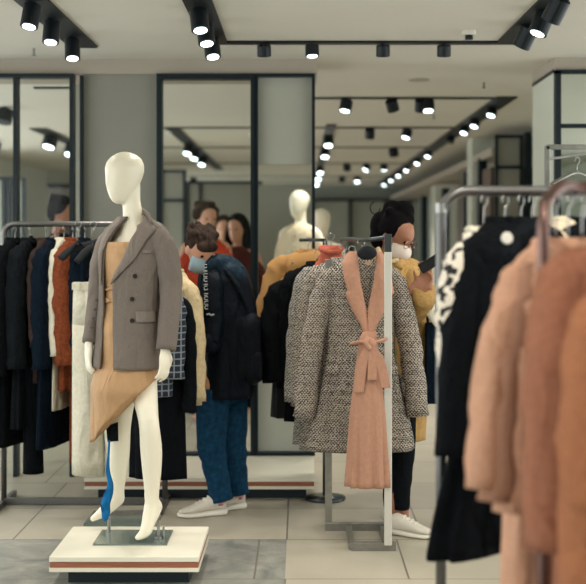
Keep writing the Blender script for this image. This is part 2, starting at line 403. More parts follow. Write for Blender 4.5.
frame('window_4', 255, 315, 74, 455, t=.02, pane=False)
MB().bx(XX(256, WD), XX(313, WD), WD+.01, WD+.018, ZY(300, WD), ZY(164, WD)).build('window_pane', 'pane').parent = bpy.data.objects['window_4']
# far right pillar: white side, framed mirror on its front
pd = 7.57; px0 = XX(555, pd)
struct('pillar', MB().bx(px0, px0+1.2, pd+.02, 8.3, 0, ZY(70, pd)), 'white_wall')
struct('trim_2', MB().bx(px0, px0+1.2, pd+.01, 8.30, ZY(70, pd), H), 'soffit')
struct('trim_3', MB().bx(px0-.004, px0+.004, pd+.03, 8.3, ZY(72, pd), ZY(70, pd)+.01), 'frame')
struct('window_5', MB().bx(px0, px0+.035, pd-.02, pd+.04, 0, ZY(71, pd)).bx(px0, px0+1.1, pd-.02, pd+.04, ZY(74, pd), ZY(70, pd)).bx(px0+.035, px0+1.1, pd-.02, pd+.04, ZY(128, pd), ZY(124, pd)), 'frame')
mo = struct('mirror_panel', MB().bx(px0+.035, px0+1.1, pd, pd+.012, .02, ZY(74, pd)), 'mirror')
# right hand side wall beyond the pillar: piers, recesses, dark frames
XW = 2.0
struct('wall_right', MB().bx(2.55, 2.65, 8.7, 26, 0, H), 'far_wall')
def pier(name, x0, x1, y0, y1, z1, m): return struct(name, MB().bx(x0, x1, y0, y1, 0, z1), m)
pier('trim_4', 2.24, 2.30, 11.9, 12.1, H-.08, 'frame')
pier('trim_5', 1.96, 2.5, 12.35, 12.9, 2.25, 'woodpanel')
pier('trim_6', 1.93, 2.02, 12.95, 13.1, 2.38, 'frame')
pier('trim_7', 1.95, 2.5, 13.6, 14.0, H, 'white_wall')
pier('trim_8', 1.93, 2.02, 14.1, 14.3, 2.3, 'frame')
pier('trim_9', 2.0, 2.5, 14.8, 15.3, 2.2, 'woodpanel')
pier('trim_10', 1.93, 2.02, 16.2, 16.4, 2.2, 'frame')
pier('trim_11', 1.97, 2.5, 17.5, 18.0, 2.3, 'white_wall')
pier('trim_12', 1.93, 2.02, 19, 19.2, 2.2, 'frame')
pier('trim_13', 1.93, 2.02, 21.5, 21.8, 2.2, 'frame')
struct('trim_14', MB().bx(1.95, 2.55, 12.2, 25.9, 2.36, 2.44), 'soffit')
# framed mirror stand seen at the end of the right aisle
t = thing('framed_display_mirror', 'tall narrow framed mirror with a crossbar standing left of the white pillar', 'mirror', (2.08, 12, 0))
X0, X1 = XX(495, 12), XX(522, 12); zt = ZY(135, 12)
MB().bx(X0, X0+.025, 11.97, 12.03, 0, zt).bx(X1-.025, X1, 11.97, 12.03, 0, zt).bx(X0, X1, 11.97, 12.03, zt-.03, zt).bx(X0, X1, 11.97, 12.03, ZY(169, 12), ZY(166, 12)).build('mirror_frame', 'frame', t)
MB().bx(X0+.02, X1-.02, 12.0, 12.01, .02, zt-.02).build('mirror_glass', 'panel', t)
# far wall frames
def hz(x0, x1, y, d, t=.04): return (XX(x0, d), XX(x1, d), d-.03, d+.03, ZY(y, d)-t/2, ZY(y, d)+t/2)
d = 25.9; mb = MB().bx(*hz(180, 425, 200, d, .05))
for x in (192, 251, 313, 350, 386, 420): mb.bx(XX(x, d)-.03, XX(x, d)+.03, d-.03, d+.03, 0, ZY(200, d))
struct('trim_15', mb, 'frame')
struct('wall_far_panels', MB().bx(XX(318, d), XX(425, d), 25.95, 26.0, 0, ZY(200, d)), 'panel_light')
# partition behind the mid opening and doorway wall behind the left one
d = 17.2
struct('wall_partition_mid', MB().bx(XX(187, d), XX(262, d), d, d+.1, 0, ZY(183, d)), 'panel')
struct('trim_16', MB().bx(XX(186, d), XX(262, d), d-.04, d, ZY(184, d), ZY(181, d)).bx(XX(186, d), XX(189, d), d-.04, d, 0, ZY(184, d)).bx(XX(199, d), XX(202, d), d-.04, d, 0, ZY(184, d)), 'frame')
d = 10.9
struct('wall_partition_right', MB().bx(XX(252, d), XX(314, d), d, d+.1, 0, ZY(187, d)), 'panel')
d = 14.6
t = thing('framed_mirror_screen', 'black framed standing mirror behind the man in the dark jacket', 'mirror', (XX(172, d), d, 0))
mb = MB().bx(XX(161, d), XX(163, d), d-.03, d+.03, 0, ZY(170, d)).bx(XX(183, d), XX(186, d), d-.03, d+.03, 0, ZY(170, d)).bx(XX(161, d), XX(186, d), d-.03, d+.03, ZY(172.5, d), ZY(170, d)).bx(XX(161, d), XX(186, d), d-.03, d+.03, ZY(202, d), ZY(199, d))
mb.build('mirror_frame', 'frame', t); MB().bx(XX(162, d), XX(185, d), d, d+.01, .02, ZY(171, d)).build('mirror_glass', 'panel', t)
d = 20.
struct('wall_partition_left', MB().bx(XX(-40, d), XX(35, d), d, d+.1, 0, ZY(160, d)).bx(XX(35, d), XX(105, d), d, d+.1, ZY(184, d), ZY(160, d)).bx(XX(80, d), XX(105, d), d, d+.1, 0, ZY(184, d)), 'white_wall')
struct('door_1', MB().bx(XX(34, d), XX(41, d), d-.05, d+.05, 0, ZY(184, d)).bx(XX(34, d), XX(84, d), d-.05, d+.05, ZY(188, d), ZY(184, d)).bx(XX(76, d), XX(84, d), d-.05, d+.05, 0, ZY(184, d)), 'frame')
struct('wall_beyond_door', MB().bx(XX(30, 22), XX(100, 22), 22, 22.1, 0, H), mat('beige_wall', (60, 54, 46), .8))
d = 13.
mb = MB()
for x in (2, 8, 22): mb.bx(XX(x, d), XX(x, d)+.04, d-.03, d+.03, 0, ZY(178, d))
mb.bx(XX(-20, d), XX(24, d), d-.03, d+.03, ZY(180, d), ZY(177, d))
struct('trim_17', mb, 'frame')
struct('wall_strip_left', MB().bx(XX(-30, d), XX(20, d), d+.03, d+.1, 0, ZY(178, d)), 'panel_light')

# ------------------------------------------------------------------ ceiling tracks and spotlights
def spot(px, py, d=0, aim=(0, 0, -1), lit=True, real=True, label='', group=None, r=.038, h=.12, name='track_spotlight'):
    top = P(px, py, d) if px is not None else Vector(py)
    top.z = H-.012
    a = Vector(aim).normalized()
    t = thing(name, label, 'spotlight', top, group)
    c = top+Vector((0, 0, -.012)); h *= .82; MB().cyl(top+Vector((0, 0, -.02)), .012, .03).build('mount', 'spot', t)
    mb = MB(); s = c+a*.0; e = c+a*h
    mb.tube([s, s+a*.004, e], [r*.92, r, r], 20).build('lamp_body', 'spot', t, smooth=False)
    MB().tube([e, e+a*.003], r*.72, 20).build('lamp_lens', 'lens' if lit else M['spot'], t)
    if lit and real:
        L = bpy.data.lights.new('spot_light', 'SPOT'); L.energy = SPOT_W*(2.6 if top.y > 9 else 1); L.spot_size = rad(88); L.spot_blend = .7; L.shadow_soft_size = .04; L.color = (1.0, .93, .86)
        lo = bpy.data.objects.new('spot_light', L); COL.objects.link(lo); lo.parent = t
        lo.location = (e+a*.02)-top; lo.rotation_euler = a.to_track_quat('-Z', 'Y').to_euler()
    return t
def track(name, label, boxes, group=None):
    mb = MB()
    for (x0, x1, y0, y1) in boxes:
        mb.bx(x0, x1, y0, y1, H-.012, H-.0005)
    o = mb.build(name, 'track'); tag(o, label, 'ceiling track', group); return o
TW = .075
track('lighting_track', 'black rectangular lighting channel nearest, with the long crossbar in front of the panels', [(-.56, -.42, 2.9, 7.0), (1.14, 1.28, 2.9, 7.0), (-.42, 1.14, 6.92, 7.0), (-.42, 1.14, 2.9, 2.98)])
track('lighting_track', 'black lighting channel at the top left ending above the first clothes rack', [(-1.36, -1.2, 2.9, 7.12)])
track('lighting_track', 'black diagonal lighting channel running far back over the right aisle', [(1.57, 1.74, 9.6, 24.5)])
track('lighting_track', 'short black lighting channel running back just right of the black frame post', [(.26, .36, 11.9, 24.2)])
for i, d in enumerate((9.65, 12.2, 14.8, 17.9, 21.5)):
    track('lighting_track', 'black lighting channel crossing the ceiling, %s from the front of the five' % ['first', 'second', 'third', 'fourth', 'fifth'][i], [(-2.2 if d > 12 else .12, 1.568, d, d+.07)])
track('lighting_track', 'thin short black ceiling strip at the top of the left opening', [(-2.0, -1.5, 9.0, 9.05)])
track('lighting_track', 'black diagonal lighting channel seen in the left framed opening', [(-2.78, -2.60, 12.3, 17.5)])
track('lighting_track', 'black diagonal lighting channel seen in the middle framed opening', [(-1.38, -1.24, 9.75, 10.6), (-1.38, -1.24, 12.3, 19.5)])
track('lighting_track', 'black diagonal lighting channel at the far left edge of the left opening', [(-3.0, -2.86, 9.8, 11.6)])
# spots: near left channel
for i, (d, lit) in enumerate(((5.75, True), (6.2, True), (6.75, True), (4.6, True))):
    spot(None, (-1.28, d, 0), aim=(-.1+.08*i, -.28, -.95), lit=lit, r=.043, h=.14, label='black spotlight on the top left ceiling channel, %s' % ['nearest in view', 'middle of the three in view', 'last before its end', 'out above the frame'][i], group='spotlights on the left channel')
for i, d in enumerate((5.9, 6.3, 6.75, 4.4)):
    spot(None, (-.5, d, 0), aim=(.12, -.28, -.9), r=.045, h=.13, label='black spotlight on the channel left of the ceiling panel, %s' % ['upper', 'middle', 'lowest at the corner', 'above the frame'][i], group='spotlights on the centre left channel')
for i, (px, lit) in enumerate(((264, 0), (312, 1), (383, 0), (444, 0))):
    spot(px, 44, 6.94, aim=(0.02, .25 if not lit else -.12, -1), lit=bool(lit), r=.040, h=.078, label='black cylinder spotlight on the near crossbar, %s' % ['leftmost and unlit', 'second from left and glowing', 'third from left, unlit', 'rightmost and unlit'][i], group='spotlights on the near crossbar')
for i, (d, lit) in enumerate(((6.35, 0), (5.95, 1), (5.6, 0))):
    spot(None, (1.22, d, 0), aim=(-.35, -.1 if lit else .4, -.8), lit=bool(lit), r=.048, h=.14, label='black spotlight in the top right channel, %s' % ['nearest its corner, unlit', 'lit one in the middle', 'cut by the top edge'][i], group='spotlights in the top right channel')
k = 0
for px, dd, lit, aim in ((347, 9.68, 1, (-.2, -.2, -1)), (391, 9.68, 0, (.3, .5, -1)), (421, 9.68, 0, (0, .5, -1)), (428, 9.68, 1, (0, -.3, -1)), (408, 12.24, 1, (-.3, -.2, -1)), (370, 12.24, 0, (0, .5, -1)), (393, 14.84, 0, (.2, .4, -1)),
                         (368, 17.94, 1, (-.5, -.1, -1)), (347, 17.94, 0, (0, .4, -1)), (357, 21.5, 1, (0, -.3, -1)), (342, 21.5, 0, (0, .3, -1)), (384, 17.9, 1, (0, 0, -1))):
    spot(px, 100, dd, aim=aim, lit=bool(lit), real=True, r=.05 if dd < 14 else .06, h=.11, label='small %s far ceiling spotlight, %s' % ('glowing' if lit else 'unlit', ['first crossbar left', 'first crossbar middle', 'first crossbar, left of the right pair', 'first crossbar, right of the pair', 'second crossbar right', 'second crossbar left', 'third crossbar', 'fourth crossbar middle', 'fourth crossbar left', 'fifth crossbar right', 'fifth crossbar left', 'fourth crossbar right'][k]), group='spotlights on the far crossbars'); k += 1
for i, d in enumerate((10.3, 11.3, 12.0, 13.1, 15.4, 16.8, 18.5, 20, 21.6, 23.4)):
    spot(None, (1.655, d, 0), aim=(-.3, -.25, -.9), lit=(i not in (3,)), real=True, r=.045, h=.08, label='spotlight on the long diagonal channel, %s from its near end' % ['first','second','third','fourth','fifth','sixth','seventh','eighth','ninth','tenth'][i], group='spotlights on the diagonal channel')
for i, d in enumerate((13.2, 15.0, 18.6, 20.5, 22.5)):
    spot(None, (.31, d, 0), aim=(0, -.35, -.9), real=True, r=.06, h=.12, label='glowing spotlight in the channel beside the black post, %s from the front' % ['first','second','third','fourth','fifth','sixth','seventh','eighth','ninth','tenth'][i], group='spotlights beside the black post')
for i, d in enumerate((14.2, 15.1, 16.3)):
    spot(None, (-1.31, d, 0), aim=(-.2, -.3, -.9), real=True, r=.06, h=.14, label='spotlight in the middle opening, %s' % ['upper', 'middle', 'lower'][i], group='spotlights in the middle opening')
for i, d in enumerate((13.0, 14.2, 15.6)):
    spot(None, (-2.69, d, 0), aim=(-.2, -.3, -.9), real=True, r=.08, h=.16, label='spotlight in the left opening, %s' % ['left', 'middle', 'right'][i], group='spotlights in the left opening')
for i, (x, d) in enumerate(((-2.55, 10.4), (-2.93, 11.4), (-4.0, 14.2), (-3.5, 13.8), (-1.95, 22))):
    spot(None, (x, d, 0), aim=(-.1, -.3, -.9), lit=i > 1, real=True, r=.07, h=.14, label='spotlight behind the left edge glass, %s' % ['uppermost right','upper left','glowing and lowest','glowing in the middle','tiny at the bottom right'][i], group='spotlights at the left edge')
# unseen spots nearer the viewer; the last two are added to brighten the foreground
for i, (x, y) in enumerate(((-.5, 3.4), (1.2, 4.2), (1.2, 3.2), (.4, 2.94), (-1.28, 3.6), (2.2, 4.8), (-2.4, 5.8), (1.2, 1.3), (.2, 1.6))):
    spot(None, (x, y, 0), aim=(.1 if x < 1 else -.15, .55, -.8), real=True, label='ceiling spotlight nearer than the photo shows, %s' % ['over the centre left','over the right channel','right channel, nearest','over the near crossbar','over the left channel','over the pink coats','over the far left','added to brighten the right foreground','added front light above the viewer'][i], group='spotlights outside the frame')
t = thing('ceiling_detector', 'small round white detector on the ceiling near the top right channel', 'detector', (XX(469, 6.6), 6.6, H))
c = Vector(t.location); MB().cyl(c+Vector((0, 0, -.012)), .04, .024).build('detector_base', 'plastic_white', t); MB().cyl(c+Vector((0, 0, -.035)), .022, .024).build('detector_sensor', 'spot', t)
tag(MB().cyl((XX(419, 8.6), 8.6, H-.004), .075, .008, n=28).build('ceiling_vent', 'soffit'), 'flat round grey cover flush in the ceiling behind the near crossbar', 'vent')
for i, (px, d) in enumerate(((484, 8.75), (34, 7.2), (434, 11))):
    tag(MB().cyl((XX(px, d), d, H-.02), .008, .04, n=10).cyl((XX(px, d), d, H-.042), .014, .006, n=10).build('sprinkler', 'chrome'), 'tiny ceiling sprinkler, %s' % ['right of the round cover', 'at the upper left', 'over the diagonal channel'][i], 'sprinkler')

# ------------------------------------------------------------------ plinths
def plinth(label, x0, x1, y0, y1, h=.13):
    t = thing('display_plinth', label, 'plinth', ((x0+x1)/2, (y0+y1)/2, 0))
    MB().bx(x0+.07, x1-.05, y0+.07, y1-.05, 0, h-.065).build('base', 'darkbase', t)
    MB().bx(x0, x1, y0, y1, h-.065, h-.048).build('lower_board', 'cream_lam', t)
    MB().bx(x0+.004, x1-.004, y0+.004, y1-.004, h-.048, h-.022).build('wood_band', 'wood', t)
    MB().bx(x0, x1, y0, y1, h-.022, h).build('top_board', 'cream_lam', t, bevel=.002)
    return t
y0p = 1.37*FL/317; y1p = 1.37*FL/286.5
plinth('low cream plinth with a brown wood band carrying the mannequin in the blazer', -1.085, -.437, y0p, y1p)
yb0 = 1.37*FL/(478-240)
plinth('long low cream plinth with a brown wood band under the framed openings', XX(84, yb0), XX(315, yb0), yb0, WD+.0)

# ================================================================== MANNEQUIN IN THE BLAZER
def rz(a): return Matrix.Rotation(rad(a), 3, 'Z')
def hand(mb, wrist, d, palm, s=1.0, curl=.5, thumb_side=1, fr=.0085):
    """five-finger hand: d = direction of the fingers, palm = palm normal"""
    d = Vector(d).normalized(); nrm = Vector(palm); nrm = (nrm-d*nrm.dot(d)).normalized(); sd = d.cross(nrm)*thumb_side; w0 = Vector(wrist)
    rot = Matrix((sd, nrm, d)).transposed()
    mb.ell(w0+d*.045*s, (.036*s, .016*s, .052*s), rot); mb.tube([w0-d*.03*s, w0+d*.02*s], [.024*s, .026*s], 12, .75, tuple(sd))
    for i, (off, ln) in enumerate(((.028, .068), (.010, .078), (-.009, .073), (-.027, .058))):
        p = w0+d*.082*s+sd*off*s; dd = (d+sd*off*2.2).normalized(); pts = [p-dd*.02*s, p]; c = 0
        for q in range(3):
            c += curl*(.35+.25*q); v = dd*cos(c)+nrm*sin(c); pts.append(pts[-1]+v*ln*s/3*(1.15-.15*q))
        mb.limb(pts, [fr*s*1.05, fr*s, fr*s*.95, fr*s*.85, fr*s*.72], 8)
    p = w0+d*.022*s+sd*.026*s; v = (d*.6+sd*.75+nrm*.3).normalized(); q = p+v*.035*s; v2 = (d*.9+sd*.3+nrm*.35).normalized(); e = q+v2*.03*s
    mb.limb([p-v*.012*s, q, e, e+(d+nrm*.5).normalized()*.022*s], [.013*s, .0115*s, .0095*s, .008*s], 8)
def abstract_head(mb, c, yaw, pitch=0, s=1.0, roll=0):
    R_ = (Matrix.Rotation(rad(yaw), 3, 'Z') @ Matrix.Rotation(rad(roll), 3, 'Y') @ Matrix.Rotation(rad(pitch), 3, 'X')); c = Vector(c)
    rings = []; n = 28
    rows = [(-.121, .010, .012, -.034), (-.115, .024, .026, -.034), (-.103, .035, .042, -.032), (-.08, .046, .060, -.024), (-.05, .058, .076, -.014), (-.015, .068, .088, -.004), (.015, .074, .095, .002), (.045, .075, .095, .005), (.075, .067, .084, .006), (.096, .050, .062, .006), (.110, .028, .034, .006), (.116, .008, .01, .006)]
    for z, rx, ry, cy in rows:
        ring = []
        for j in range(n):
            a = 2*pi*j/n; x = rx*sin(a); y = -ry*cos(a)+cy
            front = max(0, cos(a))
            nose = .010*math.exp(-((z+.02)/.022)**2)*math.exp(-(sin(a)/.18)**2)*(cos(a) > 0)
            eye = -.006*math.exp(-((z-.008)/.014)**2)*math.exp(-((abs(sin(a))-.42)/.2)**2)*(cos(a) > 0)
            y -= nose+eye
            ring.append(c+R_ @ (Vector((x, y, z))*s))
        rings.append(ring)
    mb.loft(rings)
def foot_heel(mb, ankle, heel, ball, toe, s=1.0, r=.036):
    ankle, heel, ball, toe = map(Vector, (ankle, heel, ball, toe))
    mid = (ankle+heel)/2
    up = Vector((0, 0, 1))
    mb.limb([ankle+up*.05, ankle, heel+up*.03], [r*.95, r*.92, r*.8], 14)
    instep = (ankle*.55+ball*.45)+up*.004
    mb.limb([ankle-up*.005, instep, ball+up*.022, toe+up*.014], [r*.92, r*.86, r*.80, r*.42], 14, .8)
    mb.limb([heel+up*.02, (heel+ball)/2+up*.012, ball+up*.014], [r*.72, r*.6, r*.62], 12)

mroot = thing('mannequin', 'glossy white faceless mannequin wearing the grey blazer and tan dress on the front plinth', 'mannequin', (-.76, 5.45, .136))
D = 5.5
mb = MB()
abstract_head(mb, P(124.5, 177, D), -52, 6, 1.0)
mb.limb([P(131, 186, D+.02), P(131.5, 203, D+.015), P(134, 222, D), P(135, 240, D)], [.044, .042, .052, .07], 18)
# shoulders and torso
mb.limb([P(111, 243, D+.08), P(136, 231, D), P(157, 243, D-.07)], [.036, .052, .038])
Rm = rz(-25)
mb.ell(P(134, 262, D), (.135, .09, .15), Rm, 24, 16)
mb.ell(P(130, 300, D), (.11, .078, .14), Rm, 24, 16)
mb.ell(P(129, 348, D), (.138, .10, .14), Rm, 24, 16)
# arms
mb.limb([P(160, 248, D-.085), P(169, 288, D-.07), P(166, 348, D-.13)], [.04, .034, .022])
mb.limb([P(107, 248, D+.09), P(97, 290, D+.09), P(89.5, 342, D+.0)], [.04, .033, .021])
hand(mb, P(165, 349, D-.13), (-.02, -.12, -1), (-.75, .5, 0), 1.0, .55, 1)
hand(mb, P(89, 342, D), (-.02, -.15, -1), (.8, .4, 0), 1.02, .5, -1)
# front leg
K1 = P(148.5, 420, 5.39); A1 = P(152, 500, 5.46); H1 = P(156.5, 513, 5.48); B1 = P(146, 535.5, 5.43); T1 = P(138, 540.5, 5.41)
mb.limb([P(139, 355, D+.02), P(143.5, 388, 5.47), K1, P(151.5, 455, 5.42), A1], [.078, .064, .046, .049, .030], 18)
foot_heel(mb, A1, H1, B1, T1)
# rear leg
K2 = P(121, 425, 5.56); A2 = P(117.5, 492, 5.70); H2 = P(119, 504, 5.72); B2 = P(105, 515, 5.70); T2 = P(93, 521.5, 5.68)
mb.limb([P(121, 355, D+.04), P(121, 390, 5.53), K2, P(119.5, 456, 5.63), A2], [.085, .072, .047, .047, .030], 18)
foot_heel(mb, A2, H2, B2, T2)
fused(mb, 'body', 'glossw', mroot, .006, 5)
# blazer
MT = Matrix.Translation((0, D, 0)) @ Matrix.Rotation(rad(-25), 4, 'Z')
def cxl(px, d=D):  # local x offset so that the surface is centred on a photo column
    return 0
def prof_px(rows):
    out = []
    Ti = MT.inverted()
    for py, px, w_, d_ in rows:
        v = Ti @ P(px, py, D); out.append((v.z, w_, d_, v.x, v.y))
    return out
bl = Surf(prof_px([(217, 134, .072, .06), (224, 135, .115, .075), (230, 136, .158, .088), (240, 135.5, .170, .10), (258, 134, .164, .118), (280, 131, .150, .113), (303, 129.5, .145, .108), (335, 128.5, .154, .118), (367, 128.5, .170, .140)]), MT, fold=.012, k=4, seed=1, ex=.92, top=.4)
g0 = bl.interp([(217, 128), (226, 119.5), (240, 110), (252, 105), (285, 103.5), (330, 103), (367, 100)])
g1 = bl.interp([(217, 143), (226, 137), (240, 131), (258, 124), (272, 117), (284, 112.5), (330, 113), (367, 114)])
blz = thing('blazer', 'grey double-breasted blazer with peak lapels worn open by the front mannequin', 'blazer', mroot.location)
bl.closed(n=60, m=40, phi0=g0, phi1=g1).build('blazer_body', 'blazer', blz, smooth=True, solid=.007)
def lap(rows_in, rows_out, name='lapel', m='lapel', off=.010, surf=bl, root=blz, th=.006):
    fi = surf.interp(rows_in); fo = surf.interp(rows_out)
    o = surf.patch(fi, fo, max(fi.zt, fo.zt), min(fi.zb, fo.zb), off, 6, 30).build(name, m, root, smooth=True, solid=th); return o
lap([(217, 143), (226, 137), (240, 131), (258, 124), (272, 117), (284, 112.5)], [(217, 151), (224.5, 153), (225.5, 152), (240, 146), (258, 136), (272, 123), (284, 113)])
lap([(217, 128), (226, 119.5), (240, 110), (252, 105), (285, 103.5)], [(217, 122), (226, 114), (240, 104.5), (252, 101), (285, 103)])
# collar around the neck
mb = MB(); ring = []
pts = [P(152, 224, D-.09), P(147, 214, D-.035), P(140, 211, D+.05), P(131, 212, D+.08), P(125, 217, D+.06), P(120, 226, D+.02)]
mb.tube(smooth_path(pts, 5), [.009]*26, 10, 1.7); mb.build('collar', 'lapel', blz, smooth=True)
# sleeves
mb = MB(); pts = [P(152, 237, D-.05), P(162, 243, D-.085), P(168.5, 265, D-.08), P(171, 290, D-.07), P(169, 320, D-.10), P(166, 350, D-.13)]
mb.tube(smooth_path(pts, 4), smooth_vals([.046, .055, .055, .051, .047, .045], 4), 22, 1.05, (1, 0, 0), .03, 1).build('sleeve', 'blazer', blz, smooth=True)
mb = MB(); pts = [P(118, 236, D+.07), P(108, 242, D+.09), P(101, 265, D+.10), P(98, 290, D+.09), P(93.5, 318, D+.04), P(89.5, 343, D)]
mb.tube(smooth_path(pts, 4), smooth_vals([.04, .048, .05, .045, .037, .033], 4), 22, 1.05, (1, 0, 0), .03, 2).build('sleeve', 'blazer', blz, smooth=True)
def spatch(x0, x1, y0, y1, name, m='lapel', off=.008, surf=bl, root=blz, th=.005, slant=0):
    rows = [(y0, x0), (y1, x0+slant)], [(y0, x1), (y1, x1+slant)]
    return lap(rows[0], rows[1], name, m, off, surf, root, th)
spatch(135.5, 156.5, 311.5, 321.5, 'pocket_flap'); spatch(142, 151, 250.5, 253, 'breast_pocket', slant=.3)
def on(surf, px, py, off):
    a, z = surf.solve(px, py); p = surf.pt(a, z, off); q = surf.pt(a, z, off+.01); return p, (q-p).normalized()
for x, y in ((134.7, 276), (132.4, 299), (131.8, 320.5)):
    p, nn = on(bl, x, y, .008); b_ = MB().cyl(p, .0105, .006, nn, 18).build('button', 'button', blz, bevel=.0015)
for i in range(4):
    p = P(99.3-i*1.6, 300+i*9, D+.03-i*.012); MB().cyl(p+Vector((-.005, -.04, 0)), .007, .005, (-.3, -1, 0), 12).build('cuff_button', 'button', blz)
# dress
def dhem(a):
    s_ = (sin(a-rad(21))+1)/2; fr = .5+.5*cos(a)
    base = 1.5-(442-240)/FL*D; hi = 1.5-(374-240)/FL*D
    return base+(hi-base)*min(1, max(0, s_*1.05))+.02*sin(a*3)*.5
ds = Surf(prof_px([(242, 129, .118, .098), (262, 131, .134, .108), (290, 129.5, .120, .092), (303, 129, .118, .09), (330, 128.5, .142, .115), (362, 128.5, .150, .120), (374, 129, .160, .145), (388, 129, .168, .165), (400, 125, .148, .145), (445, 121, .132, .13)]), MT, fold=.05, k=6, seed=2, ex=.95, top=.35, hem=dhem)
dr = thing('slip_dress', 'tan slip dress with a slanting hem worn under the grey blazer', 'dress', mroot.location)
ds.closed(n=80, m=44).build('dress_body', 'dress', dr, smooth=True)
for i, (y0, k_) in enumerate(((291, .004), (297, .005), (303, .004))):
    mb = MB(); pts = [ds.pt(rad(-55+10*j), (MT.inverted() @ P(0, y0+j*.8*(1 if i % 2 else -1), D)).z, k_) for j in range(11)]
    mb.tube(pts, .006, 8).build('waist_pleat', 'dress', dr, smooth=True)
# strap lining and blue ribbon
t = thing('ribbon', 'bright blue ribbon hanging from the dress hem down the mannequin rear leg', 'ribbon', P(107, 520, 5.42))
c = [(109.5, 440), (108.5, 455), (108, 470), (110.5, 484), (108.5, 494), (105.5, 504), (106, 512), (105, 520)]
wd = [1.0, 1.3, 2, 3, 4.6, 4.8, 4.4, 2.8]
cs = smooth_path([P(x, y, 5.42) for x, y in c], 5); ws = smooth_vals(wd, 5)
rings = [[p+Vector((-w_*.0045, -.004, 0)), p+Vector((w_*.0002, -.012+.008*sin(i*.7), 0)), p+Vector((w_*.0045, -.002, 0)), p+Vector((0, .004, 0))] for i, (p, w_) in enumerate(zip(cs, ws))]
MB().loft(rings).build('ribbon_tail', 'blue', t, smooth=True)
MB().loft([[P(106, 426, 5.44), P(118, 422, 5.44), P(118, 422, 5.46), P(106, 426, 5.46)], [P(107.5, 442, 5.43), P(118.5, 441, 5.43), P(118.5, 441, 5.45), P(107.5, 442, 5.45)]]).build('dark_tab', 'black', t)
# glass base plate with steel rods
t = thing('mannequin_stand', 'square glass base plate with two steel rods under the front mannequin', 'stand', (-.76, 5.5, .13))
MB().bx(-.929, -.596, 5.38, 5.64, .1302, .1385).build('base_plate', 'glass_plate', t)
MB().cyl((XX(158.5, 5.47), 5.47, .18), .0065, .09).cyl((XX(158.5, 5.47), 5.47, .145), .018, .012).build('support_rod', 'chrome', t)
MB().cyl((XX(163.5, 5.47), 5.47, .165), .005, .055).cyl((XX(163.5, 5.47), 5.47, .192), .011, .006, (1, 0, 0)).build('clamp_screw', 'chrome', t)
MB().cyl((XX(109, 5.61), 5.61, .17), .008, .072).build('support_rod', 'chrome', t)
tag(MB().bx(XX(84, 6.3), XX(142, 6.3), 6.28, 6.62, .001, .012).build('glass_plate', 'glass_plate'), 'flat glass plate lying on the floor just behind the front plinth', 'plate')

# ================================================================== HANGING CLOTHES
def hanger_thing(hk, rot, W, label, color='blackplastic', group=None, drop=.0):
    T = Matrix.Translation(hk) @ Matrix.Rotation(rad(rot), 4, 'Z')
    t = thing('coat_hanger', label, 'hanger', hk, group)
    pts = [T @ Vector((.0+.018*cos(a), 0, -.002+.018*sin(a))) for a in [rad(x) for x in (-40, 0, 45, 90, 135, 180, 220)]]
    pts = pts[::-1]; 
    pts = [T @ Vector((0.018*cos(rad(a)), 0, .018*sin(rad(a))-.014)) for a in (200, 160, 120, 90, 50, 10, -40, -80)]+[T @ Vector((0, 0, -.05)), T @ Vector((0, 0, -.075-drop))]
    MB().tube(smooth_path(pts, 2), .0028, 8).build('hook', 'chrome', t, smooth=True)
    z = -.085-drop
    pts = [T @ Vector((-W*.93, .0, z-.065)), T @ Vector((-W*.5, 0, z-.025)), T @ Vector((0, 0, z+.006)), T @ Vector((W*.5, 0, z-.025)), T @ Vector((W*.93, .0, z-.065))]
    MB().tube(smooth_path(pts, 4), smooth_vals([.012, .011, .010, .011, .012], 4), 8, .7).build('shoulder_bar', color, t, smooth=True)
    return t
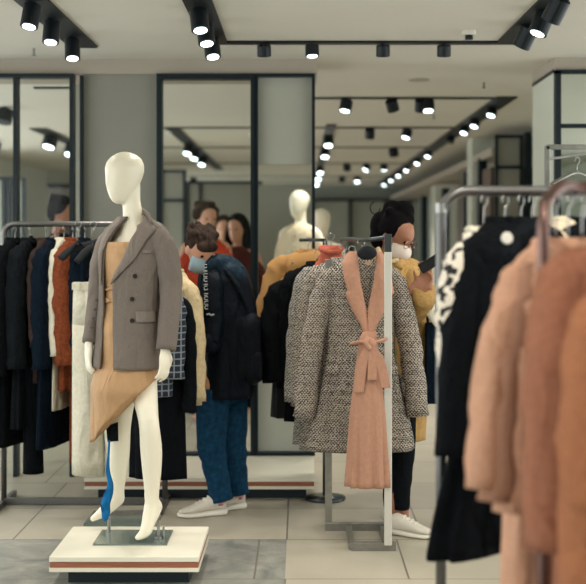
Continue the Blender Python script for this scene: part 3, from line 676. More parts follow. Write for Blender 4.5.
def hang_coat(kind, label, hk, rot, W, L, m, D_=.085, flare=1.15, sl=.6, sw=.055, spread=.06, fold=.05, seed=0, cat=None, hanger=True, hlabel=None, group=None, lapel=None, lm=None, buttons=0, opening=None, sleeves=True, neckdrop=0, slm=None, sfwd=-.02, k=7):
    T = Matrix.Translation(hk) @ Matrix.Rotation(rad(rot), 4, 'Z')
    t = thing(kind, label, cat or kind.replace('_', ' '), hk, group)
    n0 = -neckdrop
    prof = [(n0-.068, .045, .035, 0, .01), (n0-.078, .075, .055, 0, .005), (n0-.105, W*.66, D_*.7, 0, 0), (n0-.135, W*.88, D_*.85, 0, 0), (n0-.165, W*.96, D_*.95, 0, 0), (n0-.30, W*.92, D_, 0, 0), (n0-.5, W*.9, D_, 0, 0), (n0-.068-L, W*flare, D_*1.15, 0, 0)]
    s = Surf(prof, T, fold=fold, k=k, seed=seed, top=.15, ex=.9)
    s.closed(n=52, m=30).build('body', m, t, smooth=True)
    if sleeves:
        for sg in (-1, 1):
            pts = [(sg*(W-.075), 0, n0-.135), (sg*(W-.025), 0, n0-.165), (sg*(W+.0), 0, n0-.235), (sg*(W+spread*.5), sfwd*.4, n0-.16-sl*.4), (sg*(W+spread*.8), sfwd, n0-.16-sl*.7), (sg*(W+spread), sfwd*1.6, n0-.16-sl)]
            pts = [T @ Vector(p) for p in pts]
            MB().tube(smooth_path(pts, 4), smooth_vals([sw*.62, sw*.85, sw*.95, sw, sw*.95, sw*.95], 4), 20, 1.12, tuple((T.to_3x3() @ Vector((1, 0, 0)))), .075, seed+sg).build('sleeve', slm or m, t, smooth=True)
    if lapel:
        zt, zb, wi = lapel
        for sg in (-1, 1):
            f0 = lambda z, sg=sg: sg*rad(4+26*max(0, (z-zb)/(zt-zb)))
            f1 = lambda z, sg=sg: sg*rad(4+26*max(0, (z-zb)/(zt-zb))+wi*math.sin(pi*min(1, max(0.02, (zt-z)/(zt-zb)*.93+.07))**.8))
            s.patch(f0, f1, zt, zb, .010, 5, 14).build('lapel', lm or m, t, smooth=True, solid=.006)
    else:
        ring = [T @ Vector((.058*cos(a), -.01-.04*sin(a)+.012, n0-.075-.025*max(0, sin(a)))) for a in [2*pi*i/16 for i in range(17)]]
        MB().tube(ring, .014, 8).build('collar', lm or m, t, smooth=True)
    for i in range(buttons):
        z = n0-.34-i*.11; p = s.pt(rad(6), z, .006); q = s.pt(rad(6), z, .02); MB().cyl(p, .011, .006, q-p, 14).build('button', 'button', t)
    if hanger: hanger_thing(Vector(hk), rot, W*.95, hlabel or 'hanger of the '+' '.join(label.split()[:12]), drop=neckdrop)
    return t, s
def rack(label, root_loc, tubes, m, cat='clothes rack', name='clothing_rack'):
    t = thing(name, label, cat, root_loc)
    for nm, pts, r, sq in tubes:
        mb = MB()
        if sq:
            for a, b_ in zip(pts, pts[1:]):
                a = Vector(a); b_ = Vector(b_); d_ = b_-a; q = d_.to_track_quat('Z', 'Y').to_matrix(); mb.box((a+b_)/2, (r[0], r[1], d_.length), q)
            mb.build(nm, m, t, bevel=.002)
        else: mb.tube(pts, r, 14).build(nm, m, t, smooth=True)
    return t
def arc(c, r, a0, a1, ax, n=6):
    return [Vector(c)+(Vector((cos(rad(a0+(a1-a0)*i/n)), 0, sin(rad(a0+(a1-a0)*i/n)))) if ax == 'x' else Vector((0, cos(rad(a0+(a1-a0)*i/n)), sin(rad(a0+(a1-a0)*i/n)))))*r for i in range(n+1)]

# ---- left rack
dL = 6.8; zb = ZY(224, dL); xa = XX(4, dL); xe = -.765
rack('dark steel clothes rack with rounded corners standing at the left behind the mannequin', (xa, dL, 0), [
    ('top_rail', [Vector((xa, dL, .02)), Vector((xa, dL, 1.2)), Vector((xa, dL, zb-.07))]+arc((xa+.06, dL, zb-.06), .06, 180, 90, 'x')+[Vector((xe-.06, dL, zb))]+arc((xe-.06, dL, zb-.06), .06, 90, 0, 'x')+[Vector((xe, dL, 1.2)), Vector((xe, dL, .02))], .016, 0),
    ('base_rail', [(xa, dL, .022), (xe, dL, .022)], (.03, .035), 1),
    ('foot', [(xa, dL-.25, .016), (xa, dL+.25, .016)], (.03, .03), 1), ('foot', [(xe, dL-.25, .016), (xe, dL+.25, .016)], (.03, .03), 1)], 'midsteel')
def HL(px, dz=0): return Vector((XX(px, dL), dL, zb-.014+dz*0))
LR = [
 ('coat', 'charcoal coat cut by the left edge on the left rack', 3, 88, .21, .92, 'black2', dict(D_=.052, flare=1.1, seed=1, sl=.6, neckdrop=.06)),
 ('coat', 'long black coat first past the left rack post', 14, 78, .21, 1.15, 'black', dict(D_=.050, flare=1.15, seed=2, sl=.62)),
 ('coat', 'black jacket with a high narrow shoulder second on the left rack', 29, 80, .20, 1.05, 'black2', dict(D_=.046, flare=1.1, seed=3, sl=.62)),
 ('coat', 'thin taupe brown coat between black and navy ones', 41, 84, .19, .8, 'brown', dict(D_=.030, flare=1.0, seed=4, sl=.5, sw=.04)),
 ('coat', 'navy coat next to the white top on the left rack', 50, 80, .21, 1.16, 'navy', dict(D_=.044, flare=1.15, seed=5, sl=.62, sw=.05)),
 ('top', 'off-white top squeezed between navy and rust coats', 59, 84, .20, .95, 'white', dict(D_=.026, flare=1.0, seed=6, sl=.55, sw=.034)),
 ('coat', 'rust orange coat beside the empty black hangers', 68, 86, .20, .84, 'rust', dict(D_=.055, flare=1.1, seed=7, sl=.6, sw=.06)),
 ('skirt', 'long rust red skirt below the rust coat', 74, 86, .16, 1.24, 'rust', dict(D_=.03, flare=1.0, seed=8, sleeves=False)),
 ('coat', 'dark coat at the back between rust coat and mannequin', 80, 86, .2, 1.0, 'navy', dict(D_=.04, flare=1.0, seed=9, sl=.5)),
]
for kind, lab, px, rot, W, L, m, kw in LR:
    hang_coat(kind, lab, HL(px+(5 if px > 30 else 1)), rot, W, L, m, **kw)
t = thing('trousers', 'wide black trousers whose single leg hangs lowest on the left rack', 'trousers', (XX(33, dL), dL, .2))
MB().tube(smooth_path([P(31, 330, 6.68), P(32, 400, 6.68), P(33.5, 473, 6.68)], 4), smooth_vals([.045, .05, .058], 4), 20, .9, (1, 0, 0), .03, 4).build('trouser_leg', 'black', t, smooth=True)
MB().tube([P(31, 236, 6.78), P(31, 300, 6.72), P(31, 340, 6.69)], [.012, .04, .048], 14).build('waist', 'black', t, smooth=True)
tag(MB().ell(P(59.5, 267, 6.58), (.018, .008, .032)).build('security_tag', 'blackplastic', smooth=True), 'oval black security tag clipped to the off-white top', 'tag')
# empty black hangers pointing to the mannequin
for i, (hx, ax, ay, bx_, by) in enumerate(((77, 60, 259, 99, 243), (92, 77, 262, 99, 246))):
    lab = ['empty black velvet hanger higher and left of the pair by the rust coat', 'empty black velvet hanger lower and nearer the blazer with a hanging strap'][i]
    t = thing('coat_hanger', lab, 'hanger', P(hx, 224, dL-.02))
    a = P(ax, ay, 6.5-.04*i); b_ = P(bx_+8, by-4+i*22, 6.62-.04*i); m_ = P(hx+1, 247, 6.56-.04*i)
    h_ = P(hx+1, 224, dL-.02)
    MB().tube(smooth_path([h_+Vector((-.02, 0, -.01)), h_+Vector((0, 0, .018)), h_+Vector((.02, 0, 0)), h_+Vector((.004, -.05, -.05)), m_], 3), .003, 8).build('hook', 'chrome', t, smooth=True)
    mb = MB(); mb.tube(smooth_path([a, (a+m_)/2+Vector((0, 0, .012)), m_, (b_+m_)/2, b_], 4), smooth_vals([.022, .023, .021, .02, .018], 4), 10, .5).build('shoulder_bar', 'blackplastic', t, smooth=True)
    if i == 0:
        MB().tube([a+Vector((.02, 0, 0)), P(70, 250, 6.53), P(78, 241, 6.55), P(88, 252, 6.58)], [.012, .016, .012, .008], 8, .6).build('shoulder_wing', 'blackplastic', t, smooth=True)
    if i == 1: MB().box(P(81.5, 279, 6.45), (.017, .004, .19)).build('strap', 'navy', t)
# white trousers hanging nearest
t = thing('trousers', 'wide off-white trousers hanging in front of the rust coat', 'trousers', P(88, 283, 6.46))
dW = 6.46
def bar_h(px, py): return P(px, py, dW)
waist = MB()
rings = []
for py, x0, x1, dd in ((282, 73, 106, .03), (288, 73.5, 108, .035), (300, 73, 112, .045), (330, 72.5, 118, .055)):
    x0_, x1_ = XX(x0, dW), XX(x1, dW); cx_ = (x0_+x1_)/2; hw = (x1_-x0_)/2
    rings.append([Vector((cx_+hw*math.copysign(abs(cos(a))**.7, cos(a)), dW+dd*math.copysign(abs(sin(a))**.7, sin(a)), ZY(py, dW))) for a in [2*pi*j/28 for j in range(28)]])
waist.loft(rings).build('waist', 'white', t, smooth=True)
for x0t, x1t, x0b, x1b in ((72.6, 100, 72, 105), (96, 118, 108, 126.5)):
    rings = []
    for i in range(10):
        q = i/9; py = 325+(475-325)*q; x0_ = XX(x0t+(x0b-x0t)*q, dW); x1_ = XX(x1t+(x1b-x1t)*q, dW); cx_ = (x0_+x1_)/2; hw = (x1_-x0_)/2
        rings.append([Vector((cx_+hw*math.copysign(abs(cos(a))**.8, cos(a)), dW+.055*(1+.08*sin(4*a+i*.3))*math.copysign(abs(sin(a))**.8, sin(a)), ZY(py+1.2*cos(a), dW))) for a in [2*pi*j/28 for j in range(28)]])
    MB().loft(rings).build('trouser_leg', 'white', t, smooth=True)
MB().bx(XX(73.3, dW), XX(107, dW), dW-.042, dW-.036, ZY(289.5, dW), ZY(282.5, dW)).build('waistband', 'white', t)
for x in (80, 96): MB().bx(XX(x, dW), XX(x+1.6, dW), dW-.047, dW-.04, ZY(290, dW), ZY(282, dW)).build('belt_loop', 'white', t)
hanger_thing(P(92, 224, dL-.0)+Vector((0, 0, .014)), 15, .16, 'hanger of the off-white trousers, mostly hidden by the blazer', drop=.10)

# ---- second rack hidden behind the mannequin, running away from the viewer
xr = XX(163, 6.2); zr = 1.52; xp = XX(150.5, 5.95)
rack('dark steel single post rack behind the mannequin carrying plaid and beige shirts', (xp, 5.95, 0), [
    ('post', [(xp, 5.95, .02), (xp, 5.95, .8), (xp, 5.95, zr-.14)], .014, 0), ('top_rail', [(xp-.03, 5.86, zr-.14), (xp, 5.95, zr-.14), (xr-.01, 6.4, zr-.14), (xr, 6.55, zr-.14)], .013, 0),
    ('base', [(xp, 5.95, 0), (xp, 5.95, .012)], .2, 0)], 'darksteel')
hk = lambda y: Vector((xp-.02+(xr-xp+.02)*(y-5.86)/.7, y, zr-.15))
hang_coat('skirt', 'black knee-length coat lowest behind the mannequin front leg', hk(6.12)+Vector((.02, 0, -.0)), -10, .15, .98, 'black', D_=.07, flare=1.0, seed=11, sl=.55, cat='coat', sw=.04, spread=.02, neckdrop=.03)
hang_coat('shirt', 'navy and white plaid shirt behind the mannequin sleeve', hk(6.0)+Vector((.0, 0, .02)), -8, .135, .60, 'plaid', D_=.06, flare=.85, seed=12, sl=.42, sw=.05, spread=.0, fold=.03)
hang_coat('jacket', 'beige cotton jacket hanging between the plaid shirt and the man', hk(6.34)+Vector((.05, 0, .04)), -42, .15, .70, 'beige', D_=.075, flare=1.3, seed=13, sl=.58, sw=.048, spread=.07, fold=.03, buttons=3)
hang_coat('jacket', 'second beige jacket half hidden behind the first one', hk(6.46)+Vector((.02, 0, .02)), -30, .15, .66, 'beige', D_=.07, flare=1.05, seed=14, sl=.5, sw=.05, spread=.02, fold=.03)

# ================================================================== CENTRE STAND AND TWEED COATS
dP = 6.0
c0 = P(388, 540, dP); xf, yf = XX(388, 5.95), 5.95; xb, yb = XX(328.5, 6.2), 6.2
t = thing('display_stand', 'flat silver steel clothes stand holding the tweed coats', 'clothes rack', ((xf+xb)/2, 6.05, 0))
def bar(name, a, b_, sx, sy, m): 
    a = Vector(a); b_ = Vector(b_); d_ = b_-a; MB().box((a+b_)/2, (sx, sy, d_.length), d_.to_track_quat('Z', 'Y').to_matrix()).build(name, m, t, bevel=.002)
ypost = 5.78; xpost = XX(388, ypost)
bar('front_post', (xpost, ypost, ZY(252, ypost)), (xpost, ypost, .03), .036, .016, 'bright')
bar('front_post_cap', (xpost, ypost, ZY(234, ypost)), (xpost, ypost, ZY(252, ypost)), .034, .016, 'darksteel')
bar('rear_post', (XX(328.5, 6.2), 6.2, .02), (XX(328.5, 6.2), 6.2, 1.40), .036, .02, 'chrome')
z_ = .016
bar('base_bar', (XX(325, 6.2), 6.2, z_), (XX(392, 6.2), 6.2, z_), .03, .05, 'chrome')
bar('base_bar', (XX(350, 5.92), 5.80, z_), (XX(396, 5.80), 5.80, z_), .03, .05, 'chrome')
bar('base_bar', (XX(352, 5.8), 5.80, z_), (XX(352, 5.8), 6.2, z_), .03, .03, 'chrome')
bar('base_bar', (xpost, 5.80, z_), (xpost, 6.2, z_), .03, .03, 'chrome')
MB().tube(smooth_path([(xpost, ypost, 1.515), (XX(366, 5.9), 5.92, 1.50), P(345, 239, 6.5), P(342, 240, 6.6)], 4), .011, 12).build('top_rail', 'darksteel', t, smooth=True)
def HT(px, py, d): return P(px, py, d)
# tweed coats, back to front
hang_coat('top', 'small coral top peeking out behind the dark tweed coat', P(331, 234, 6.56), 12, .085, .6, 'coral', D_=.04, flare=1.0, seed=31, sl=.4, sw=.03, spread=.0)
hang_coat('tweed_coat', 'dark tweed coat third from the front on the silver stand', P(343, 246, 6.38), 8, .215, .98, 'tweed_blue', D_=.06, flare=1.22, sl=.66, sw=.058, spread=.05, seed=32, cat='coat', fold=.05, slm='tweed_blue')
hang_coat('tweed_coat', 'black and cream tweed coat directly behind the pink-lapelled one', P(352, 247, 6.23), 6, .215, .98, 'tweed', D_=.06, flare=1.22, sl=.66, sw=.058, spread=.05, seed=33, cat='coat', fold=.05)
tw, ts = hang_coat('tweed_coat', 'frontmost black and cream tweed coat worn over the pink belted coat', P(361, 240, 6.02), 2, .188, .955, 'tweed', D_=.085, flare=1.42, sl=.69, sw=.058, spread=.095, neckdrop=.03, seed=34, cat='coat', fold=.05, k=6, hlabel='black hanger holding the frontmost tweed coat')
for sg, nm in ((-1, 'l'), (1, 'r')):
    f = (lambda z: rad(-48)) if sg < 0 else (lambda z: rad(50))
    ts.patch(lambda z, f=f: f(z)-.02, lambda z, f=f: f(z)+.02, -.5, -1.0, .006, 2, 12).build('seam', 'tweed', tw, smooth=True)
    ts.patch(lambda z, f=f: f(z)-.22, lambda z, f=f: f(z)+.22, -.62, -.67, .010, 4, 3).build('pocket_flap', 'tweed', tw, smooth=True, solid=.006)
# black cuffs/hem linings
# pink coat
pk = thing('pink_coat', 'dusty pink belted coat whose lapels lie over the frontmost tweed coat', 'coat', P(366, 240, 5.9))
def dlap(py):
    tb = [(252, 6.0), (258, 5.96), (264, 5.93), (278, 5.905), (300, 5.89), (322, 5.865), (340, 5.84)]
    for (a_, da), (b_, db) in zip(tb, tb[1:]):
        if a_ <= py <= b_: return da+(db-da)*(py-a_)/(b_-a_)
    return tb[-1][1] if py > 300 else tb[0][1]
def lin_at(tb, y):
    for (a_, da), (b_, db) in zip(tb, tb[1:]):
        if a_ <= y <= b_: return da+(db-da)*(y-a_)/(b_-a_)
    return tb[0][1] if y < tb[0][0] else tb[-1][1]
for inn, out, dd in (([(252, 357), (262, 358), (280, 360), (309, 366), (339, 370)], [(252, 349), (257, 345), (263, 342.5), (276, 344), (292, 348), (293.5, 345.5), (300, 348), (310, 352.5), (325, 361), (339, 367)], 0),
                     ([(252, 376), (262, 376.5), (280, 374), (309, 368), (339, 368)], [(252, 381), (258, 386), (266, 389), (285, 392.5), (294, 394), (295, 391.5), (310, 385), (325, 377), (339, 371)], -.004)):
    rings = []
    for i in range(60):
        y = 252+87*i/59; a_, b_ = lin_at(inn, y), lin_at(out, y)
        rings.append([P(a_+(b_-a_)*j/6, y, dlap(y)+dd+.014*(j/6)**2-.010*sin(pi*j/6)) for j in range(7)])
    MB().loft(rings, cap=False, close=False).build('lapel', 'pink', pk, smooth=True, solid=.008)
MB().ell(P(367, 253, 5.93), (.05, .02, .035)).build('hanger_neck', 'blackplastic', pk, smooth=True)
MB().box(P(368, 263, 5.885), (.03, .004, .012)).build('neck_label', mat('tan_label', (176, 140, 104)), pk)
yk = 5.80
prof = []
Tk = Matrix.Translation((0, yk, 0))
rows = [(332, 369.5, 7, .045), (342, 368, 9.5, .05), (352, 368, 10.5, .055), (380, 368, 14, .06), (420, 368, 17.5, .065), (455, 368, 19, .07), (486, 368, 20.3, .072)]
ks = Surf([(ZY(py, yk), w_/FL*yk, d_, XX(px, yk), 0) for py, px, w_, d_ in rows], Tk, fold=.12, k=9, seed=3, top=.12, ex=.8)
ks.closed(n=64, m=26).build('skirt', 'pink', pk, smooth=True)
kn = P(370, 343, yk-.065)
mb = MB().ell(kn, (.034, .022, .026), Matrix.Rotation(rad(20), 3, 'Y')); mb.tube(smooth_path([kn+Vector((-.01, 0, .02)), kn+Vector((-.02, -.022, 0)), kn+Vector((0, -.02, -.028))], 4), .012, 8, 1.4); mb.build('belt_knot', 'pink', pk, smooth=True)
MB().tube(smooth_path([P(352, 344, yk-.01), P(360, 342, yk-.05), kn, P(380, 341, yk-.05), P(388, 338, yk-.0)], 4), [.016]*17, 8, .55).build('belt', 'pink', pk, smooth=True)
for i, pts in enumerate(([(368, 346), (364, 356), (361, 375), (359, 392)], [(372, 346), (378, 356), (383, 372), (386, 388)], [(369, 347), (372, 360), (372, 380)])):
    cs = smooth_path([P(x, y, yk-.085+.002*j) for j, (x, y) in enumerate(pts)], 5)
    rings = []
    for q, p in enumerate(cs):
        ww = .010+.012*min(1, q/6); rings.append([p+Vector((-ww, -.003, 0)), p+Vector((ww, -.003, 0)), p+Vector((ww, .004, 0)), p+Vector((-ww, .004, 0))])
    MB().loft(rings).build('belt_end', 'pink', pk, smooth=False, bevel=.0015)

# ---- rack behind with camel and black coats
d2 = 6.95
rack('plain steel rack mostly hidden behind the tweed coats', (.0, d2, 0), [('post', [(XX(325, d2), d2, .02), (XX(325, d2), d2, 1.50)], .014, 0), ('top_rail', [(XX(300, d2), d2-.12, 1.50), (XX(325, d2), d2+.0, 1.50)], .010, 0), ('base', [(XX(325, d2), d2, 0), (XX(325, d2), d2, .014)], .12, 0)], 'darksteel')
hang_coat('coat', 'camel-topped black coat hanging left of the tweed coats', P(308, 238, 6.88), 22, .20, .93, 'block', D_=.10, flare=1.02, sl=.62, sw=.07, spread=.11, seed=41, sfwd=-.06, fold=.06, slm='block')
hang_coat('coat', 'black coat with a camel shoulder, leftmost beside the tweed coats', P(294, 262, 6.78), 40, .14, .80, 'block', D_=.08, flare=1.0, sl=.5, sw=.065, spread=.06, seed=42, sfwd=-.04, fold=.06, slm='black')
hang_coat('coat', 'all black coat tucked between camel and tweed coats', P(318, 250, 6.70), 14, .17, .88, 'black', D_=.07, flare=1.1, sl=.6, sw=.06, spread=.02, seed=43, fold=.05)

# ================================================================== RIGHT FOREGROUND RACKS
dR = 3.7; zR = ZY(191, dR); xR = XX(441, dR)
rack('blurred steel clothes rack with a rounded corner in the right foreground holding black garments', (xR, dR, 0), [
    ('frame_tube', [(xR, dR, .03), (xR, dR, .8), (xR, dR, zR-.09)]+arc((xR+.08, dR, zR-.08), .08, 180, 90, 'x')+[(xR+.5, dR, zR), (1.35, dR, zR), (1.35, dR, .03)], .0165, 0),
    ('base_rail', [(xR, dR, .02), (1.35, dR, .02)], (.03, .035), 1), ('foot', [(xR, dR-.25, .02), (xR, dR+.25, .02)], (.03, .03), 1)], 'midsteel')
MB().cyl((xR, dR, ZY(208, dR)), .0185, .03).build('collar_ring', 'chrome', bpy.data.objects['clothing_rack.003'] if 'clothing_rack.003' in bpy.data.objects else None)
def HR(px, d=dR, z=None): return Vector((XX(px, d), d, (z or zR)-.016))
hang_coat('blouse', 'black and cream animal print blouse first on the right foreground rack', HR(484), 48, .15, .46, 'spotted', D_=.05, flare=1.05, sl=.38, sw=.05, spread=.05, seed=51, neckdrop=.03, lm='white')
hang_coat('coat', 'long black coat behind the others on the right foreground rack', HR(505), 46, .17, .99, 'black', D_=.085, flare=2.1, sl=.6, sw=.05, spread=.14, seed=52)
hang_coat('coat', 'black wool coat in the middle of the right foreground rack', HR(521), 50, .17, .96, 'black', D_=.07, flare=1.6, sl=.62, sw=.055, spread=.10, seed=53)
hang_coat('coat', 'black coat with a pale round badge on the right foreground rack', HR(532), 48, .17, .90, 'black2', D_=.07, flare=1.4, sl=.6, sw=.055, spread=.09, seed=54)
hang_coat('coat', 'black coat seen past the copper upright near the right edge', HR(585), 40, .22, .95, 'black', D_=.07, flare=1.1, sl=.6, sw=.065, spread=.05, seed=56)
hang_coat('cardigan', 'cream cardigan seen through the loop of the nearer rack', HR(569), 62, .17, .5, 'cream', D_=.05, flare=1.05, sl=.5, sw=.05, seed=55)
tag(MB().cyl(P(507, 238, 3.5), .018, .008, (.3, -1, 0), 20).build('round_badge', 'plastic_white', bevel=.002), 'round white badge pinned at the shoulder of a black coat', 'badge')
# nearer rack with the pink and terracotta coats
yr = 3.05; zN = 1.635; xA = XX(543, 2.9)
rack('blurred copper-tinted clothes rack upright nearest on the right, carrying pink and terracotta coats', (xA, yr, 0), [
    ('frame_tube', smooth_path([(xA, 2.9, .03), (xA, 2.9, .8), (xA, 2.9, zN-.12), (xA+.015, 2.92, zN-.04), (xA+.06, 2.97, zN), (xA+.12, yr, zN+.0), (.76, yr, zN), (.80, 2.98, zN), (.80, 2.7, zN), (.80, 2.3, zN)], 3)+[Vector((.80, 2.24, zN-.08)), Vector((.80, 2.24, .03))], .015, 0),
    ('foot', [(xA-.18, 2.9, .016), (xA+.25, 2.9, .016)], (.03, .03), 1)], 'copper')
def HN(px, y=yr, x=None): return Vector((XX(px, y) if x is None else x, y, zN-.017))
hang_coat('coat', 'rose pink coat with its sleeve furthest left among the pink coats', HN(556), 36, .175, 1.12, 'pink2', D_=.08, flare=.95, sl=.50, sw=.040, spread=.12, seed=61, fold=.06, neckdrop=.05)
hang_coat('coat', 'rose pink coat second from the left among the pink coats', HN(568), 36, .18, 1.12, 'pink', D_=.085, flare=1.0, sl=.53, sw=.043, spread=.11, seed=62, fold=.06, neckdrop=.05)
hang_coat('coat', 'rose pink coat third from the left with a long flared front', HN(582), 34, .185, 1.12, 'pink2', D_=.09, flare=1.15, sl=.56, sw=.046, spread=.09, seed=63, fold=.07, neckdrop=.05)
hang_coat('coat', 'large terracotta coat behind the copper upright', HN(0, 2.78, .79), 14, .215, 1.2, 'terra', D_=.09, flare=1.05, sl=.62, sw=.06, spread=.03, seed=64, fold=.04, neckdrop=.03)
hang_coat('coat', 'orange camel coat cut by the right edge of the photo', HN(0, 2.5, .79), 18, .21, .95, 'terra2', D_=.08, flare=1.0, sl=.66, sw=.055, spread=.03, seed=65, fold=.05, neckdrop=.10)
# tall thin rack beyond
d3 = 6.6
rack('tall thin square silver rack standing far right before the pillar', (XX(547, d3), d3, 0), [
    ('post', [(XX(547, d3), d3, .02), (XX(547, d3), d3, ZY(146, d3))], (.028, .02), 1), ('top_rail', [(XX(546, d3), d3, ZY(147, d3)), (XX(625, d3), d3, ZY(147, d3))], (.02, .028), 1),
    ('cross_rail', [(XX(549, d3), d3+.0, ZY(159, d3)), (XX(625, d3), d3-.15, ZY(150, d3))], (.014, .014), 1), ('post', [(XX(625, d3), d3, .02), (XX(625, d3), d3, ZY(146, d3))], (.028, .02), 1)], 'chrome')
hanger_thing(P(577, 158, d3-.03), 30, .2, 'empty wire-hooked hanger on the tall thin silver rack', 'chrome')

# ================================================================== PEOPLE
def RM(yaw, pitch=0, roll=0): return Matrix.Rotation(rad(yaw), 3, 'Z') @ Matrix.Rotation(rad(roll), 3, 'Y') @ Matrix.Rotation(rad(pitch), 3, 'X')
def human_head(mb, c, R_, s=1.0):
    c = Vector(c); f = lambda x, y, z: c+R_ @ (Vector((x, y, z))*s)
    abstract = []
    rows = [(-.118, .018, .020, -.052), (-.108, .034, .036, -.046), (-.09, .047, .054, -.036), (-.06, .058, .074, -.020), (-.03, .065, .085, -.010), (0, .070, .092, -.002), (.03, .075, .096, .003), (.06, .072, .090, .006), (.085, .058, .070, .006), (.102, .036, .042, .006), (.108, .01, .012, .006)]
    n = 28; rings = []
    for z, rx, ry, cy in rows:
        ring = []
        for j in range(n):
            a = 2*pi*j/n; x = rx*sin(a); y = -ry*cos(a)+cy
            if cos(a) > 0:
                y -= .020*math.exp(-((z+.030)/.018)**2)*math.exp(-(sin(a)/.16)**2)
                y -= .010*math.exp(-((z+.005)/.022)**2)*math.exp(-(sin(a)/.14)**2)
                y += .008*math.exp(-((z-.0)/.013)**2)*math.exp(-((abs(sin(a))-.42)/.18)**2)
                y -= .005*math.exp(-((z-.025)/.012)**2)*math.exp(-((abs(sin(a))-.35)/.3)**2)
                y -= .006*math.exp(-((z+.068)/.010)**2)*math.exp(-(sin(a)/.35)**2)
            ring.append(f(x, y, z))
        rings.append(ring)
    mb.loft(rings)
    for sg in (-1, 1): mb.ell(f(sg*.075, .012, -.02), (.009*s, .018*s, .031*s), R_, 10, 8)
    return f
def face_bits(root, f, R_, mask=None, glasses=False, s=1.0):
    for sg in (-1, 1): MB().ell(f(sg*.030, -.085, .002), .0075*s, None, 10, 8).build('eye', 'hair_black', root, smooth=True)
    if mask:
        mb = MB(); rings = []
        for i in range(9):
            z = -.115+.095*i/8; q = sin(pi*(i+.6)/9.2); ring = []
            for j in range(13):
                a = rad(-78+156*j/12); ring.append(f((.058+.012*q)*sin(a), -(.066+.040*q)*cos(a)-.022, z+.012*cos(a)-.004))
            rings.append(ring)
        mb.loft(rings, cap=False, close=False).build('face_mask', mask, root, smooth=True, solid=.003)
        for sg in (-1, 1): MB().tube([f(sg*.062, -.045, -.05), f(sg*.078, -.005, -.03), f(sg*.080, .022, -.01)], .0015, 6).build('mask_loop', mask, root)
    if glasses:
        for sg in (-1, 1):
            MB().tube([f(sg*.032+.026*cos(a), -.105, .0+.022*sin(a)) for a in [2*pi*i/16 for i in range(17)]], .0016, 6).build('glasses_rim', 'copper', root)
            MB().tube([f(sg*.058, -.10, .004), f(sg*.076, .01, -.002)], .0014, 6).build('glasses_arm', 'copper', root)
def shoe(root, heel, yaw, L=.27, m='shoe', pitch=0, knit=None):
    R_ = RM(yaw, pitch); h = Vector(heel); k = L/.28
    f = lambda x, y, z: h+R_ @ (Vector((x, y, z))*k)
    def ring(y, w_, z0, z1, n=16, ex=.6): return [f(w_*math.copysign(abs(cos(a))**ex, cos(a)), y, (z0+z1)/2+(z1-z0)/2*math.copysign(abs(sin(a))**ex, sin(a))) for a in [2*pi*j/n for j in range(n)]]
    MB().loft([ring(.045, .018, .006, .030), ring(.035, .033, .0, .034), ring(-.04, .036, .0, .030), ring(-.12, .045, .0, .026), ring(-.18, .043, .0, .024), ring(-.222, .028, .006, .024), ring(-.232, .010, .012, .022)]).build('shoe_sole', 'sole', root, smooth=True)
    MB().loft([ring(.038, .016, .03, .075, ex=.9), ring(.028, .030, .026, .10, ex=.9), ring(-.02, .033, .026, .115, ex=.9), ring(-.055, .036, .026, .105, ex=.9), ring(-.10, .040, .024, .085, ex=.9), ring(-.15, .042, .022, .062, ex=.9), ring(-.195, .034, .02, .050, ex=.9), ring(-.222, .016, .02, .040, ex=.9)]).build('shoe_upper', m, root, smooth=True)
    if knit: MB().loft([ring(.036, .020, .034, .118, ex=.9), ring(.015, .034, .034, .125, ex=.9), ring(-.012, .0345, .034, .118, ex=.9)]).build('shoe_heel_panel', knit, root, smooth=True)
    for i in range(4):
        y = -.065-.022*i; z = .106-.010*i-.0; MB().tube([f(-.022, y+.006, z-.006), f(0, y, z+.002), f(.022, y+.006, z-.006)], .003, 6).build('shoelace', 'sole', root)

# ---- woman in the camel coat
dw = 6.32
wm = thing('person', 'person in a camel coat with a dark bun and white mask reading a phone', 'person', (XX(398, 6.2), 6.2, 0))
HR_ = RM(52, 30, 0); hc = P(396, 235, dw-.02)
skin = MB(); f = human_head(skin, hc, HR_, 1.0)
skin.limb([hc+Vector((-.02, .02, -.04)), P(389, 256, dw+.02), P(387, 272, dw+.02)], [.05, .05, .06])
WR = P(428, 285, 6.02)
skin.limb([P(417, 300, 6.05), WR], [.028, .024])
hand(skin, WR, (-.15, -.15, 1), (-.2, -1, .1), .95, .75, -1)
W2 = P(411, 290, 6.02); skin.limb([P(400, 305, 6.15), W2], [.028, .023]); hand(skin, W2, (.75, -.1, .65), (.2, -.9, .4), .9, .6, 1)
for px in (392, 402): skin.limb([P(px, 430, 6.27), P(px, 480, 6.2), P(px, 520, 6.19)], [.06, .045, .035])
skin.ell(P(392, 300, dw), (.12, .09, .2)); skin.ell(P(393, 370, dw), (.14, .10, .2)); skin.limb([P(397, 390, dw), P(397, 435, 6.27)], [.1, .09])
fused(skin, 'body', 'skin2', wm, .007, 4)
face_bits(wm, f, HR_, 'mask', True)
mb = MB(); mb.ell(f(0, .022, .030), (.085, .098, .092), HR_, 22, 14); mb.ell(f(0, .075, -.02), (.066, .055, .075), HR_); mb.ell(P(403, 212, dw), (.062, .05, .064), RM(0, 0, 15)); mb.ell(P(392, 208, dw+.02), (.05, .045, .045)); mb.ell(P(381, 226, dw+.02), (.06, .06, .08)); mb.ell(P(378, 238, dw+.02), (.045, .05, .06)); mb.ell(P(408, 220, dw-.03), (.035, .04, .05))
for i in range(14):
    a = i*2.4; mb.ell(f(.06*cos(a), .05+.03*sin(a), .05+.05*sin(i*1.3)), .028, None, 8, 6)
fused(mb, 'hair', 'hair_black', wm, .008, 3)
